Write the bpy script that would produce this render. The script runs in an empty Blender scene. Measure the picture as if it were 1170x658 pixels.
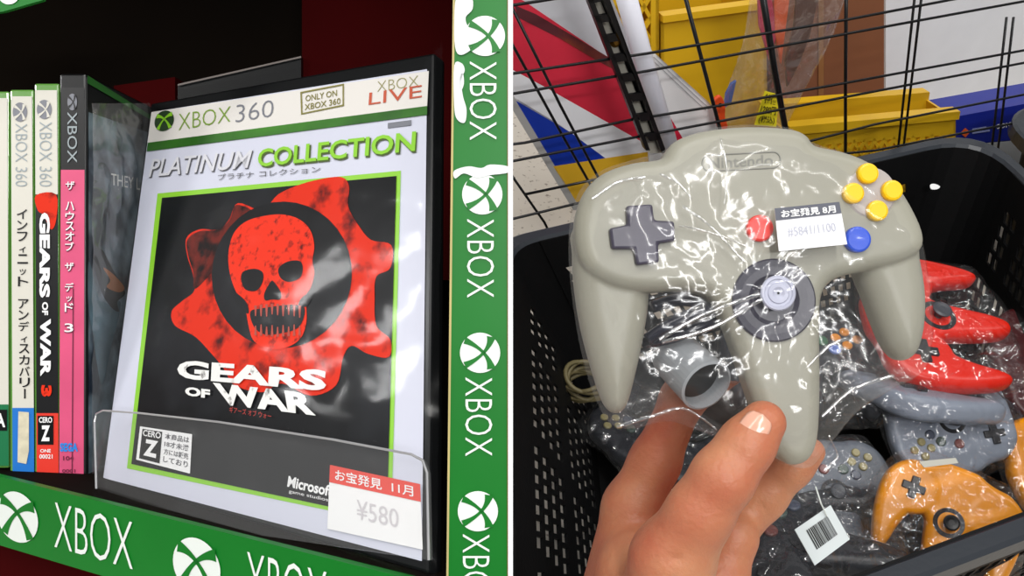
import bpy, math, random
import numpy as np
from mathutils import Vector, Matrix, Euler, noise

random.seed(7)
sc = bpy.context.scene
COL = sc.collection
PI = math.pi

# ------------------------------------------------------------------ camera
F = 900.0                       # focal length in pixels of the 1170 px wide frame
PITCH = math.radians(40)
cd = bpy.data.cameras.new('camera'); cam = bpy.data.objects.new('camera', cd); COL.objects.link(cam)
CAM = Vector((0, 0, 0.66))
cam.location = CAM
cam.rotation_euler = (math.radians(90) - PITCH, 0, 0)
cd.sensor_width = 36; cd.lens = 36 * F / 1170.0
cd.clip_start = 0.01; cd.clip_end = 50
sc.camera = cam
R3 = Euler((math.radians(90) - PITCH, 0, 0)).to_matrix()

def ray(px, py):
    return R3 @ Vector(((px - 585) / F, (329 - py) / F, -1))
def W(px, py, d):
    return CAM + ray(px, py) * d

# ------------------------------------------------------------------ world, lights, exposure
w = bpy.data.worlds.new('shop_air'); sc.world = w; w.use_nodes = True
w.node_tree.nodes['Background'].inputs[0].default_value = (0.93, 0.96, 1.0, 1)
w.node_tree.nodes['Background'].inputs[1].default_value = 0.22
sc.view_settings.view_transform = 'Standard'
sc.view_settings.look = 'None'
sc.view_settings.exposure = -0.12
sc.view_settings.gamma = 1
sc.view_settings.use_curve_mapping = False

def area(name, loc, target, sx, sy, power, color=(1, 1, 1)):
    l = bpy.data.lights.new(name, 'AREA'); l.shape = 'RECTANGLE'; l.size = sx; l.size_y = sy
    l.energy = power; l.color = color
    o = bpy.data.objects.new(name, l); COL.objects.link(o); o.location = loc
    o.rotation_euler = (Vector(target) - Vector(loc)).to_track_quat('-Z', 'Y').to_euler()
    return o
area('ceiling_tube_lamp', (0.15, -0.30, 2.3), (0.1, 0.5, 0.1), 0.08, 2.0, 29, (1, 0.98, 0.95))
area('ceiling_tube_lamp', (1.3, 0.5, 2.3), (0.5, 0.7, 0.1), 0.08, 2.0, 16, (1, 0.98, 0.95))
area('ceiling_tube_lamp', (-1.1, -0.3, 2.2), (0, 0.5, 0.3), 0.08, 2.0, 16, (1, 0.98, 0.95))
area('ceiling_tube_lamp', (0.55, -1.3, 1.9), (0.1, 0.3, 0.4), 0.9, 0.12, 17, (1, 1, 1))
area('added_glare_light', (-1.33, 0.30, 1.0), (-0.06, 0.2, 0.45), 0.10, 0.42, 4.5, (1, 1, 1))  # unseen light, added at the mirror angle to put glare on the case film

# ------------------------------------------------------------------ materials
def s2l(c):
    return tuple(((x / 12.92) if x <= 0.04045 else ((x + 0.055) / 1.055) ** 2.4) for x in c)
MATS = {}
def mat(name, rgb, rough=0.5, metal=0.0, spec=0.5, coat=0.0, var=0.0, vscale=30, bump=0.0, bscale=200, sss=0.0, var2=None, thr=None):
    """procedural material; rgb is the sRGB colour 0-255"""
    if name in MATS: return MATS[name]
    m = bpy.data.materials.new(name); m.use_nodes = True; MATS[name] = m
    nt = m.node_tree; b = nt.nodes['Principled BSDF']
    c = s2l([v / 255 for v in rgb])
    b.inputs['Base Color'].default_value = (*c, 1)
    b.inputs['Roughness'].default_value = rough
    b.inputs['Metallic'].default_value = metal
    b.inputs['Specular IOR Level'].default_value = spec
    b.inputs['Coat Weight'].default_value = coat
    b.inputs['Coat Roughness'].default_value = 0.05
    if sss:
        b.inputs['Subsurface Weight'].default_value = sss
        b.inputs['Subsurface Radius'].default_value = (0.012, 0.004, 0.002)
        b.inputs['Subsurface Scale'].default_value = 0.6
    tc = nt.nodes.new('ShaderNodeTexCoord')
    if var or var2:
        n = nt.nodes.new('ShaderNodeTexNoise'); n.inputs['Scale'].default_value = vscale; n.inputs['Detail'].default_value = 5
        nt.links.new(tc.outputs['Object'], n.inputs['Vector'])
        r = nt.nodes.new('ShaderNodeValToRGB')
        if var2:
            c2 = s2l([v / 255 for v in var2])
            lo, hi = thr or (0.45, 0.6)
            r.color_ramp.elements[0].position = lo; r.color_ramp.elements[1].position = hi
            r.color_ramp.elements[0].color = (*c, 1); r.color_ramp.elements[1].color = (*c2, 1)
        else:
            r.color_ramp.elements[0].position = 0.3; r.color_ramp.elements[1].position = 0.7
            r.color_ramp.elements[0].color = (*[x * (1 - var) for x in c], 1)
            r.color_ramp.elements[1].color = (*[min(1, x * (1 + var)) for x in c], 1)
        nt.links.new(n.outputs['Fac'], r.inputs['Fac']); nt.links.new(r.outputs['Color'], b.inputs['Base Color'])
    if bump:
        n2 = nt.nodes.new('ShaderNodeTexNoise'); n2.inputs['Scale'].default_value = bscale; n2.inputs['Detail'].default_value = 3
        nt.links.new(tc.outputs['Object'], n2.inputs['Vector'])
        bn = nt.nodes.new('ShaderNodeBump'); bn.inputs['Strength'].default_value = bump; bn.inputs['Distance'].default_value = 0.002
        nt.links.new(n2.outputs['Fac'], bn.inputs['Height']); nt.links.new(bn.outputs['Normal'], b.inputs['Normal'])
    return m

def film(name, gloss=0.10, milk=0.05, rough=0.08, bscale=22, bump=0.6, tint=(1, 1, 1), dist=0.01, detail=3):
    """thin clear wrapping film: mostly transparent, crinkled glossy surface, a little milky"""
    if name in MATS: return MATS[name]
    m = bpy.data.materials.new(name); m.use_nodes = True; MATS[name] = m
    nt = m.node_tree; nt.nodes.clear(); N = nt.nodes.new; L = nt.links.new
    out = N('ShaderNodeOutputMaterial'); tr = N('ShaderNodeBsdfTransparent'); tr.inputs[0].default_value = (*tint, 1)
    gl = N('ShaderNodeBsdfGlossy'); gl.inputs['Roughness'].default_value = rough
    df = N('ShaderNodeBsdfDiffuse'); df.inputs[0].default_value = (0.8, 0.8, 0.8, 1)
    tc = N('ShaderNodeTexCoord')
    n = N('ShaderNodeTexNoise'); n.inputs['Scale'].default_value = bscale; n.inputs['Detail'].default_value = detail; n.inputs['Distortion'].default_value = 1.2
    n.noise_type = 'RIDGED_MULTIFRACTAL' if 'RIDGED_MULTIFRACTAL' in [e.identifier for e in n.bl_rna.properties['noise_type'].enum_items] else n.noise_type
    L(tc.outputs['Object'], n.inputs['Vector'])
    bn = N('ShaderNodeBump'); bn.inputs['Strength'].default_value = bump; bn.inputs['Distance'].default_value = dist
    L(n.outputs[0], bn.inputs['Height']); L(bn.outputs['Normal'], gl.inputs['Normal'])
    fr = N('ShaderNodeLayerWeight'); L(bn.outputs['Normal'], fr.inputs['Normal'])
    pw = N('ShaderNodeMath'); pw.operation = 'POWER'; pw.inputs[1].default_value = 4.0; L(fr.outputs['Facing'], pw.inputs[0])
    ad = N('ShaderNodeMath'); ad.operation = 'MULTIPLY_ADD'; ad.use_clamp = True; ad.inputs[1].default_value = 0.22; ad.inputs[2].default_value = gloss
    L(pw.outputs[0], ad.inputs[0])
    m1 = N('ShaderNodeMixShader'); m1.inputs[0].default_value = milk; L(tr.outputs[0], m1.inputs[1]); L(df.outputs[0], m1.inputs[2])
    m2 = N('ShaderNodeMixShader'); L(ad.outputs[0], m2.inputs[0]); L(m1.outputs[0], m2.inputs[1]); L(gl.outputs[0], m2.inputs[2])
    L(m2.outputs[0], out.inputs[0])
    return m

# ------------------------------------------------------------------ object helpers
def tag(o, label, cat, group=None):
    o['label'] = label; o['category'] = cat
    if group: o['group'] = group
    return o
def thing(name, loc, label, cat, group=None, rot=None):
    o = bpy.data.objects.new(name, None); COL.objects.link(o); o.location = loc
    o.empty_display_size = 0.02
    if rot is not None: o.rotation_euler = rot
    return tag(o, label, cat, group)
def root_of(o):
    m = Matrix.Identity(4)
    chain = []
    while o is not None:
        chain.append(o); o = o.parent
    for q in reversed(chain):
        m = m @ Matrix.LocRotScale(q.location, q.rotation_euler, q.scale)
    return m
def mesh(name, verts, faces, material, parent=None, smooth=False, local=False, label=None):
    """verts in world coordinates unless local; children get coordinates relative to their parent"""
    V = np.array([tuple(v) for v in verts], dtype=float) if not isinstance(verts, np.ndarray) else verts.astype(float)
    me = bpy.data.meshes.new(name)
    if parent is None:
        c = V.mean(axis=0); c[2] = V[:, 2].min(); L = V - c
    elif local:
        c = np.zeros(3); L = V
    else:
        inv = np.array(root_of(parent).inverted())
        Vp = V @ inv[:3, :3].T + inv[:3, 3]
        c = Vp.mean(axis=0); L = Vp - c
    me.from_pydata(L.tolist(), [], [list(map(int, f)) for f in faces])
    me.update()
    if smooth: me.polygons.foreach_set('use_smooth', [True] * len(me.polygons))
    if isinstance(material, (list, tuple)):
        for k in material: me.materials.append(k)
    else: me.materials.append(material)
    o = bpy.data.objects.new(name, me); COL.objects.link(o)
    o.location = c
    if parent is not None: o.parent = parent
    if label: o['label'] = label
    return o
def structure(o):
    o['kind'] = 'structure'; return o
class MB:
    """collects pieces of one mesh"""
    def __init__(s): s.v = []; s.f = []
    def add(s, v, f):
        k = len(s.v); s.v += [tuple(p) for p in v]; s.f += [[i + k for i in q] for q in f]; return s
    def hexa(s, a):                                                   # 8 corners: four front, four back
        return s.add(a, [(0, 3, 2, 1), (4, 5, 6, 7), (0, 1, 5, 4), (1, 2, 6, 5), (2, 3, 7, 6), (3, 0, 4, 7)])
    def prism(s, pts, off):                                           # polygon pts and its copy shifted by off
        n = len(pts); off = Vector(off)
        return s.add(list(pts) + [Vector(p) + off for p in pts],
                     [list(range(n)), list(range(2 * n - 1, n - 1, -1))] + [(i, i + n, (i + 1) % n + n, (i + 1) % n) for i in range(n)])
    def tube(s, pts, r, seg=10, cap=True):
        pts = [Vector(p) for p in pts]; n = len(pts); rr = r if isinstance(r, (list, tuple)) else [r] * n
        k = len(s.v); up = None
        for i, p in enumerate(pts):
            t = (pts[min(i + 1, n - 1)] - pts[max(i - 1, 0)]).normalized()
            if up is None: up = t.orthogonal().normalized()
            up = (up - t * up.dot(t)).normalized(); side = t.cross(up)
            for j in range(seg):
                a = 2 * PI * j / seg
                s.v.append(tuple(p + (up * math.cos(a) + side * math.sin(a)) * rr[i]))
        for i in range(n - 1):
            for j in range(seg):
                a = k + i * seg + j; b = k + i * seg + (j + 1) % seg
                s.f.append([a, b, b + seg, a + seg])
        if cap:
            s.f.append([k + j for j in range(seg - 1, -1, -1)]); s.f.append([k + (n - 1) * seg + j for j in range(seg)])
        return s
    def lathe(s, c, ax, prof, seg=40):                                # prof: (radius, height) pairs along ax
        ax = Vector(ax).normalized(); u = ax.orthogonal().normalized(); v = ax.cross(u); k = len(s.v); c = Vector(c)
        for r, h in prof:
            for j in range(seg):
                a = 2 * PI * j / seg
                s.v.append(tuple(c + ax * h + (u * math.cos(a) + v * math.sin(a)) * r))
        for i in range(len(prof) - 1):
            for j in range(seg):
                a = k + i * seg + j; b = k + i * seg + (j + 1) % seg
                s.f.append([a, b, b + seg, a + seg])
        s.f.append([k + j for j in range(seg - 1, -1, -1)]); s.f.append([k + (len(prof) - 1) * seg + j for j in range(seg)])
        return s
    def build(s, name, material, parent=None, smooth=False, label=None, local=False):
        return mesh(name, s.v, s.f, material, parent, smooth, local, label)
def bevel(o, wdt, seg=2):
    m = o.modifiers.new('bevel', 'BEVEL'); m.width = wdt; m.segments = seg; m.limit_method = 'ANGLE'; m.angle_limit = math.radians(35)
    return o
def spline(pts, n=6, closed=True):
    P = [Vector(p) if len(p) == 3 else Vector((p[0], p[1], 0)) for p in pts]; out = []; N = len(P)
    for i in range(N if closed else N - 1):
        g = (lambda k: P[k % N]) if closed else (lambda k: P[max(0, min(N - 1, k))])
        a, b, c, d = g(i - 1), g(i), g(i + 1), g(i + 2)
        for k in range(n):
            t = k / n
            out.append(0.5 * ((2 * b) + (c - a) * t + (2 * a - 5 * b + 4 * c - d) * t * t + (3 * b - a - 3 * c + d) * t ** 3))
    if not closed: out.append(P[-1])
    return out
def sp2(pts, n=6): return [(p.x, p.y) for p in spline(pts, n)]

# ------------------------------------------------------------------ planes the surfaces lie in
class Plane:
    def __init__(s, p, n):
        s.p = Vector(p); s.n = Vector(n).normalized()
        if s.n.dot(CAM - s.p) < 0: s.n = -s.n
    def hit(s, px, py, h=0.0):
        d = ray(px, py); q = s.p + s.n * h
        return CAM + d * ((q - CAM).dot(s.n) / d.dot(s.n))
def plane_quad(q, d3):
    """the plane of a flat rectangle whose four corners are seen at q (TL TR BR BL); d3 is the depth of BL"""
    r = np.array([[(x - 585) / F, (329 - y) / F, -1] for x, y in q])
    A = np.array([r[0], -r[1], r[2]]).T
    d = list(np.linalg.solve(A, r[3])) + [1.0]
    P = [W(q[i][0], q[i][1], d[i] * d3) for i in range(4)]
    return Plane(P[3], (P[1] - P[0]).cross(P[3] - P[0]))
def frontal(d, tx=0.0, ty=0.0, at=(585, 329)):
    n = R3 @ Vector((tx, ty, 1))
    return Plane(W(at[0], at[1], d), n)
def poly(name, pl, pts, h, material, parent, label=None, thick=0.0):
    V = [pl.hit(x, y, h) for x, y in pts]
    if thick: return MB().prism(V, -pl.n * thick).build(name, material, parent, label=label)
    return mesh(name, V, [list(range(len(V)))], material, parent, label=label)
def ell(cx, cy, rx, ry, rot=0, n=36):
    c, s_ = math.cos(rot), math.sin(rot)
    return [(cx + rx * math.cos(a) * c - ry * math.sin(a) * s_, cy + rx * math.cos(a) * s_ + ry * math.sin(a) * c)
            for a in [2 * PI * k / n for k in range(n)]]
def glyphs(txt, bold=0.0, shear=0.0):
    c = bpy.data.curves.new('lettering', 'FONT'); c.body = txt; c.dimensions = '2D'; c.fill_mode = 'FRONT'
    c.resolution_u = 3; c.offset = bold; c.shear = shear; c.size = 1
    o = bpy.data.objects.new('lettering', c); COL.objects.link(o)
    dg = bpy.context.evaluated_depsgraph_get(); ev = o.evaluated_get(dg); me = ev.to_mesh()
    v = [(p.co.x, p.co.y) for p in me.vertices]; f = [list(p.vertices) for p in me.polygons]
    ev.to_mesh_clear(); bpy.data.objects.remove(o); bpy.data.curves.remove(c)
    return v, f
def quad_uv(pl, q, h):
    C = [pl.hit(x, y, h) for x, y in q]
    return lambda u, v: (C[0] * (1 - u) + C[1] * u) * (1 - v) + (C[3] * (1 - u) + C[2] * u) * v
def lettering(name, pl, items, h, material, parent, label=None):
    """items: (text, quad TL TR BR BL in the plane, bold, shear); all in one printed part"""
    mb = MB()
    for it in items:
        t, q = it[0], it[1]; bold = it[2] if len(it) > 2 else 0; sh = it[3] if len(it) > 3 else 0
        v, f = glyphs(t, bold, sh)
        if not v: continue
        xs = [p[0] for p in v]; ys = [p[1] for p in v]; x0, x1, y0, y1 = min(xs), max(xs), min(ys), max(ys)
        g = quad_uv(pl, q, h)
        mb.add([g((x - x0) / max(1e-6, x1 - x0), (y1 - y) / max(1e-6, y1 - y0)) for x, y in v], f)
    return mb.build(name, material, parent, label=label)
def rect(x0, y0, x1, y1): return [(x0, y0), (x1, y0), (x1, y1), (x0, y1)]
def down(x0, y0, x1, y1): return [(x1, y0), (x1, y1), (x0, y1), (x0, y0)]    # lettering that runs down, tops of letters to the right
def subquad(q, u0, v0, u1, v1):
    def g(u, v):
        return tuple((q[0][k] * (1 - u) + q[1][k] * u) * (1 - v) + (q[3][k] * (1 - u) + q[2][k] * u) * v for k in (0, 1))
    return [g(u0, v0), g(u1, v0), g(u1, v1), g(u0, v1)]
def sphere_logo(pl, q, h, disc_m, x_m, parent, name='sphere_logo'):
    """round mark with a curved X; q is the square round it, upright as TL TR BR BL"""
    g = quad_uv(pl, q, h)
    pts = [g(0.5 + 0.5 * math.cos(a), 0.5 - 0.5 * math.sin(a)) for a in [2 * PI * k / 40 for k in range(40)]]
    o = mesh(name, pts, [list(range(40))], disc_m, parent)
    g2 = quad_uv(pl, q, h + 0.0002); mb = MB()
    for s_ in (1, -1):
        up_, dn = [], []
        for k in range(17):
            t = k / 16
            a, b, c = (-0.62, -0.76), (-0.12, 0.42), (0.80, 0.56)
            x = (1 - t) ** 2 * a[0] + 2 * t * (1 - t) * b[0] + t * t * c[0]; y = (1 - t) ** 2 * a[1] + 2 * t * (1 - t) * b[1] + t * t * c[1]
            dx = 2 * (1 - t) * (b[0] - a[0]) + 2 * t * (c[0] - b[0]); dy = 2 * (1 - t) * (b[1] - a[1]) + 2 * t * (c[1] - b[1])
            l = math.hypot(dx, dy); wd = 0.075 + 0.5 * (t - 0.45) ** 2
            up_.append((s_ * (x - dy / l * wd), y + dx / l * wd)); dn.append((s_ * (x + dy / l * wd), y - dx / l * wd))
        P = up_ + dn[::-1]; n = len(up_)
        mb.add([g2(0.5 + 0.5 * x, 0.5 - 0.5 * y) for x, y in up_ + dn], [(i, i + 1, n + i + 1, n + i) for i in range(n - 1)])
    mb.build('logo_cross', x_m, o)
    return o

# ------------------------------------------------------------------ implicit modelling (smooth organic solids)
def sd_poly(P, X, Y):
    P = np.array(P); d = np.full(X.shape, 1e18); s = np.ones(X.shape); n = len(P)
    for i in range(n):
        a = P[i]; b = P[i - 1]; e = b - a; wx = X - a[0]; wy = Y - a[1]
        t = np.clip((wx * e[0] + wy * e[1]) / (e @ e + 1e-12), 0, 1)
        d = np.minimum(d, (wx - e[0] * t) ** 2 + (wy - e[1] * t) ** 2)
        c1 = Y >= a[1]; c2 = Y < b[1]; c3 = e[0] * wy > e[1] * wx
        s = np.where((c1 & c2 & c3) | (~c1 & ~c2 & ~c3), -s, s)
    return s * np.sqrt(d)
def extr(sd, z, H, R):
    a = sd + R; b = np.abs(z) - H
    return np.sqrt(np.maximum(a, 0) ** 2 + np.maximum(b, 0) ** 2) + np.minimum(np.maximum(a, b), 0) - R
def capsule(X, Y, Z, a, b, ra, rb):
    a = np.array(a, float); b = np.array(b, float); e = b - a
    t = np.clip(((X - a[0]) * e[0] + (Y - a[1]) * e[1] + (Z - a[2]) * e[2]) / (e @ e + 1e-12), 0, 1)
    return np.sqrt((X - a[0] - e[0] * t) ** 2 + (Y - a[1] - e[1] * t) ** 2 + (Z - a[2] - e[2] * t) ** 2) - (ra + (rb - ra) * t)
def smin(a, b, k):
    h = np.maximum(k - np.abs(a - b), 0) / k
    return np.minimum(a, b) - h * h * k * 0.25
def nets(f, lo, step):
    """surface nets: zero level of the sampled field f -> vertices, quads"""
    s = f < 0
    c = [s[i:s.shape[0] - 1 + i, j:s.shape[1] - 1 + j, k:s.shape[2] - 1 + k] for i in (0, 1) for j in (0, 1) for k in (0, 1)]
    tot = sum(x.astype(np.int8) for x in c); act = (tot > 0) & (tot < 8)
    idx = -np.ones(act.shape, int); ii = np.argwhere(act); idx[act] = np.arange(len(ii))
    acc = np.zeros((len(ii), 3)); cnt = np.zeros(len(ii))
    def val(o): return f[ii[:, 0] + o[0], ii[:, 1] + o[1], ii[:, 2] + o[2]]
    cor = [(i, j, k) for i in (0, 1) for j in (0, 1) for k in (0, 1)]
    for a in cor:
        for ax in range(3):
            if a[ax]: continue
            b = list(a); b[ax] = 1; fa, fb = val(a), val(b); m = (fa < 0) != (fb < 0)
            t = np.where(m, fa / np.where(m, fa - fb, 1), 0)
            p = np.tile(np.array(a, float), (len(ii), 1)); p[:, ax] = t
            acc[m] += p[m]; cnt[m] += 1
    V = (ii + acc / cnt[:, None]) * step + np.array(lo)
    Fc = []
    for ax in range(3):
        u, v = (ax + 1) % 3, (ax + 2) % 3
        sl0 = [slice(None)] * 3; sl1 = [slice(None)] * 3; sl0[ax] = slice(0, -1); sl1[ax] = slice(1, None)
        e = np.argwhere(s[tuple(sl0)] != s[tuple(sl1)])
        e = e[(e[:, u] > 0) & (e[:, v] > 0) & (e[:, u] < s.shape[u] - 1) & (e[:, v] < s.shape[v] - 1)]
        def at(du, dv):
            q = e.copy(); q[:, u] -= du; q[:, v] -= dv; return idx[q[:, 0], q[:, 1], q[:, 2]]
        q = np.stack([at(1, 1), at(0, 1), at(0, 0), at(1, 0)], 1)
        ins = s[e[:, 0], e[:, 1], e[:, 2]]
        q[~ins] = q[~ins][:, ::-1]
        Fc.append(q)
    Fc = np.concatenate(Fc)
    return V, Fc[(Fc >= 0).all(1)]
def grid3(lo, hi, step):
    ax = [np.arange(lo[i], hi[i] + step, step) for i in range(3)]
    return np.meshgrid(*ax, indexing='ij')

def film_sheet(name, outline, amp, bulge, material, parent, to_world, rings=26, seed=0, back=True):
    """crumpled clear bag: two sheets over the outline (mm) that bulge apart and meet at a sealed edge"""
    P = np.array(sp2(outline, 8)); c = P.mean(0); n = len(P); V = []; Fc = []
    for side in ((1, -1) if back else (1,)):
        k0 = len(V)
        for r in range(rings + 1):
            t = r / rings
            for j in range(n):
                p = c + (P[j] - c) * t
                prof = (1 - t ** 4) ** 0.7
                q = Vector((p[0] * 0.035, p[1] * 0.035, seed + side * 7.3))
                wr = abs(noise.noise(q)) * 1.1 + 0.6 * abs(noise.noise(q * 2.7)) + 0.3 * abs(noise.noise(q * 6))
                z = side * (bulge[0 if side > 0 else 1] * prof + amp * wr * (0.3 + 0.7 * prof))
                if t == 1: z = amp * 0.5 * noise.noise(q * 3)
                V.append((p[0], p[1], z))
        for r in range(rings):
            for j in range(n):
                a = k0 + r * n + j; b = k0 + r * n + (j + 1) % n
                Fc.append((a, b, b + n, a + n) if side > 0 else (a, a + n, b + n, b))
    V = np.array(V)
    if to_world is None: return mesh(name, V * 0.001, Fc, material, parent, True, local=True)
    return mesh(name, [to_world(v) for v in V], Fc, material, parent, True)

# ================================================================== THE SETTING
m_floor = mat('speckled_floor', (214, 206, 194), 0.45, var2=(150, 138, 126), vscale=120, thr=(0.60, 0.68))
structure(mesh('floor', [(-2, -1.5, 0), (3, -1.5, 0), (3, 2.6, 0), (-2, 2.6, 0)], [(0, 1, 2, 3)], m_floor))
m_wall = mat('wall_paint', (226, 226, 228), 0.8, var=0.03, vscale=3)
structure(mesh('wall_back', [(-2, 2.6, 0), (3, 2.6, 0), (3, 2.6, 2.6), (-2, 2.6, 2.6)], [(0, 1, 2, 3)], m_wall))

# ================================================================== LEFT: THE GAME SHELF
m_dark = mat('dark_shelf_interior', (16, 11, 7), 0.9, spec=0.05, var=0.3, vscale=6)
m_green = mat('printed_green_card', (8, 112, 30), 0.4, var=0.06, vscale=25, spec=0.3, bump=0.05, bscale=60)
m_stripwhite = mat('strip_white_print', (226, 232, 226), 0.4)
m_edge = mat('raw_card_edge', (186, 170, 112), 0.7, var=0.1)
m_white = mat('white_print', (236, 236, 236), 0.5)
m_black = mat('black_print', (14, 14, 16), 0.35)
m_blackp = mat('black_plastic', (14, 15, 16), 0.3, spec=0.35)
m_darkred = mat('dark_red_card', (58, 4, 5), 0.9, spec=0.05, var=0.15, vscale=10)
film_case = film('case_wrap_film', gloss=0.015, milk=0.0, rough=0.12, bscale=9, bump=0.35, dist=0.006)

SH = frontal(0.39)                                     # plane of the spines
back_n = SH.n
# shelf unit: back, top, bottom board, side panel
shelf = thing('display_shelf', W(290, 640, 0.45), 'dark shelf bay with green edged front board and divider holding boxed games', 'shelf')
poly('back_panel', frontal(0.512), [(-700, -100), (582, -100), (582, 630), (-700, 630)], 0, m_dark, shelf, thick=0.01)
# side panel runs straight back from the divider
def cam_box(name, x0, x1, y0, y1, d0, d1, material, parent):       # box aligned to the shelf (metres right / up of the view axis, depth d)
    B = R3
    def p(x, y, d): return CAM + B @ Vector((x, y, -d))
    return MB().hexa([p(x0, y0, d0), p(x1, y0, d0), p(x1, y1, d0), p(x0, y1, d0), p(x0, y0, d1), p(x1, y0, d1), p(x1, y1, d1), p(x0, y1, d1)]).build(name, material, parent)
cam_box('side_panel', -0.012, -0.0015, -0.17, 0.24, 0.272, 0.520, m_dark, shelf)
cam_box('top_board', -0.75, -0.0015, 0.24, 0.25, 0.30, 0.52, m_dark, shelf)
cam_box('outer_side_panel', -0.76, -0.75, -0.17, 0.25, 0.30, 0.52, m_dark, shelf)

# things standing dark at the back of the bay
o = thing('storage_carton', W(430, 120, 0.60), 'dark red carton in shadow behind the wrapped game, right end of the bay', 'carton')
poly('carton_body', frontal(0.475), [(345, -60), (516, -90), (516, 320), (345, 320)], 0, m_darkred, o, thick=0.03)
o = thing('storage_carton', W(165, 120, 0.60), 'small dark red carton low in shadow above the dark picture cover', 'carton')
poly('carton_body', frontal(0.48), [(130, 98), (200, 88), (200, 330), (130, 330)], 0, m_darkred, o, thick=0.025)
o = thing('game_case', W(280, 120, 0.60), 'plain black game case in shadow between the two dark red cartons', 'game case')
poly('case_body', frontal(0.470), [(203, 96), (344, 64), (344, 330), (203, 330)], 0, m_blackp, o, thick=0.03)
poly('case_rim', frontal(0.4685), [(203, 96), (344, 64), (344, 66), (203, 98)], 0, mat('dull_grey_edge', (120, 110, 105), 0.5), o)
# green price rail bit above, at the top left corner
o = thing('shelf_rail', W(20, 0, 0.36), 'green shelf edge card with white ball mark at the top left corner', 'shelf strip')
RP = frontal(0.36)
poly('card', RP, [(-60, -40), (70, -40), (49, 0), (4, 13), (-60, 22)], 0, m_green, o, thick=0.002)
poly('ball_mark', RP, ell(10, -6, 12, 11), 0.0004, m_stripwhite, o)

# ---- vertical divider strip
DV = frontal(0.265)
div = thing('divider_strip', W(548, 655, 0.265), 'upright green divider card printed with white balls and XBOX beside the wrapped game', 'shelf strip')
bevel(poly('card', DV, [(519, -60), (582, -60), (582, 700), (510, 700)], 0, m_green, div, thick=0.004), 0.0005)
poly('left_edge', DV, [(518, -60), (520.5, -60), (512, 700), (509.5, 700)], 0.0003, m_edge, div)
poly('right_edge', DV, [(579.5, -60), (582, -60), (582, 700), (579.5, 700)], 0.0003, mat('brown_card_edge', (120, 90, 50), 0.7), div)
for cy, cx in ((41, 554), (222, 551), (403, 548.5), (584, 546)):
    r = 23
    sphere_logo(DV, down(cx - r, cy - r, cx + r, cy + r), 0.0004, m_stripwhite, m_green, div)
for cy, cx in ((115, 552), (295, 549), (476, 547), (655, 544)):
    lettering('brand_lettering', DV, [('XBOX', down(cx - 15.5, cy - 45, cx + 15.5, cy + 45), -0.012)], 0.0005, m_stripwhite, div)
m_tape = mat('torn_tape_white', (225, 228, 228), 0.25, coat=0.6, var=0.08, vscale=60)
for pts in ([(522, -5), (538, -5), (540, 10), (532, 20), (536, 32), (548, 38), (545, 50), (530, 62), (521, 58), (519, 30)],
            [(519, 75), (527, 72), (531, 80), (527, 92), (529, 110), (533, 125), (531, 140), (522, 136), (519, 120)],
            [(519, 195), (535, 190), (550, 192), (560, 188), (580, 190), (581, 197), (560, 200), (545, 203), (530, 198), (520, 204)],
            [(525, 88), (529, 84), (530, 96), (526, 104)]):
    poly('tape_remnant', DV, sp2(pts, 4), 0.0006, m_tape, div, label='torn glossy whitish tape')
# clean white end trim of the bay
white_edge = cam_box('trim_1', -0.0013, 0.0003, -0.20, 0.24, 0.264, 0.522, mat('white_end_trim', (244, 244, 244), 0.5), None)
structure(white_edge)

# ---- horizontal strip at the front of the board
LQ = [(-30, 537), (512, 672), (512, 776), (-30, 614)]
_d = W(512, 669, 0.262) - W(-30, 536, 0.388)
LP = Plane(W(-30, 536, 0.388), _d.cross(R3 @ Vector((0, 1, 0))))
ls = thing('shelf_edge_strip', W(200, 600, 0.33), 'green card strip with white balls and XBOX along the shelf front below the games', 'shelf strip')
poly('card', LP, LQ, 0, m_green, ls, thick=0.003)
def onL(u0, v0, u1, v1): return subquad(LQ, u0, v0, u1, v1)
for u, du in ((0.092, 0.087), (0.470, 0.100), (0.86, 0.10)):
    sphere_logo(LP, onL(u - du / 2, 0.16, u + du / 2, 0.88), 0.0004, m_stripwhite, m_green, ls)
for u0, u1 in ((0.170, 0.335), (0.575, 0.745)):
    lettering('brand_lettering', LP, [('XBOX', onL(u0, 0.16, u1, 0.80), -0.012)], 0.0005, m_stripwhite, ls)
# board the games stand on, and dark red lower face
bt = [LP.hit(-30, 537), LP.hit(512, 672)]
bb = [p - back_n * 0.30 for p in bt]
MB().prism([bt[0], bt[1], bb[1] + Vector((0.0, 0, 0)), bb[0]], Vector((0, 0, -0.004)) - R3 @ Vector((0, 0.004, 0))).build('bottom_board', m_dark, shelf)
poly('lower_face', frontal(0.40), [(-60, 560), (300, 640), (420, 800), (-60, 800)], 0, m_darkred, shelf, thick=0.004)

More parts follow.
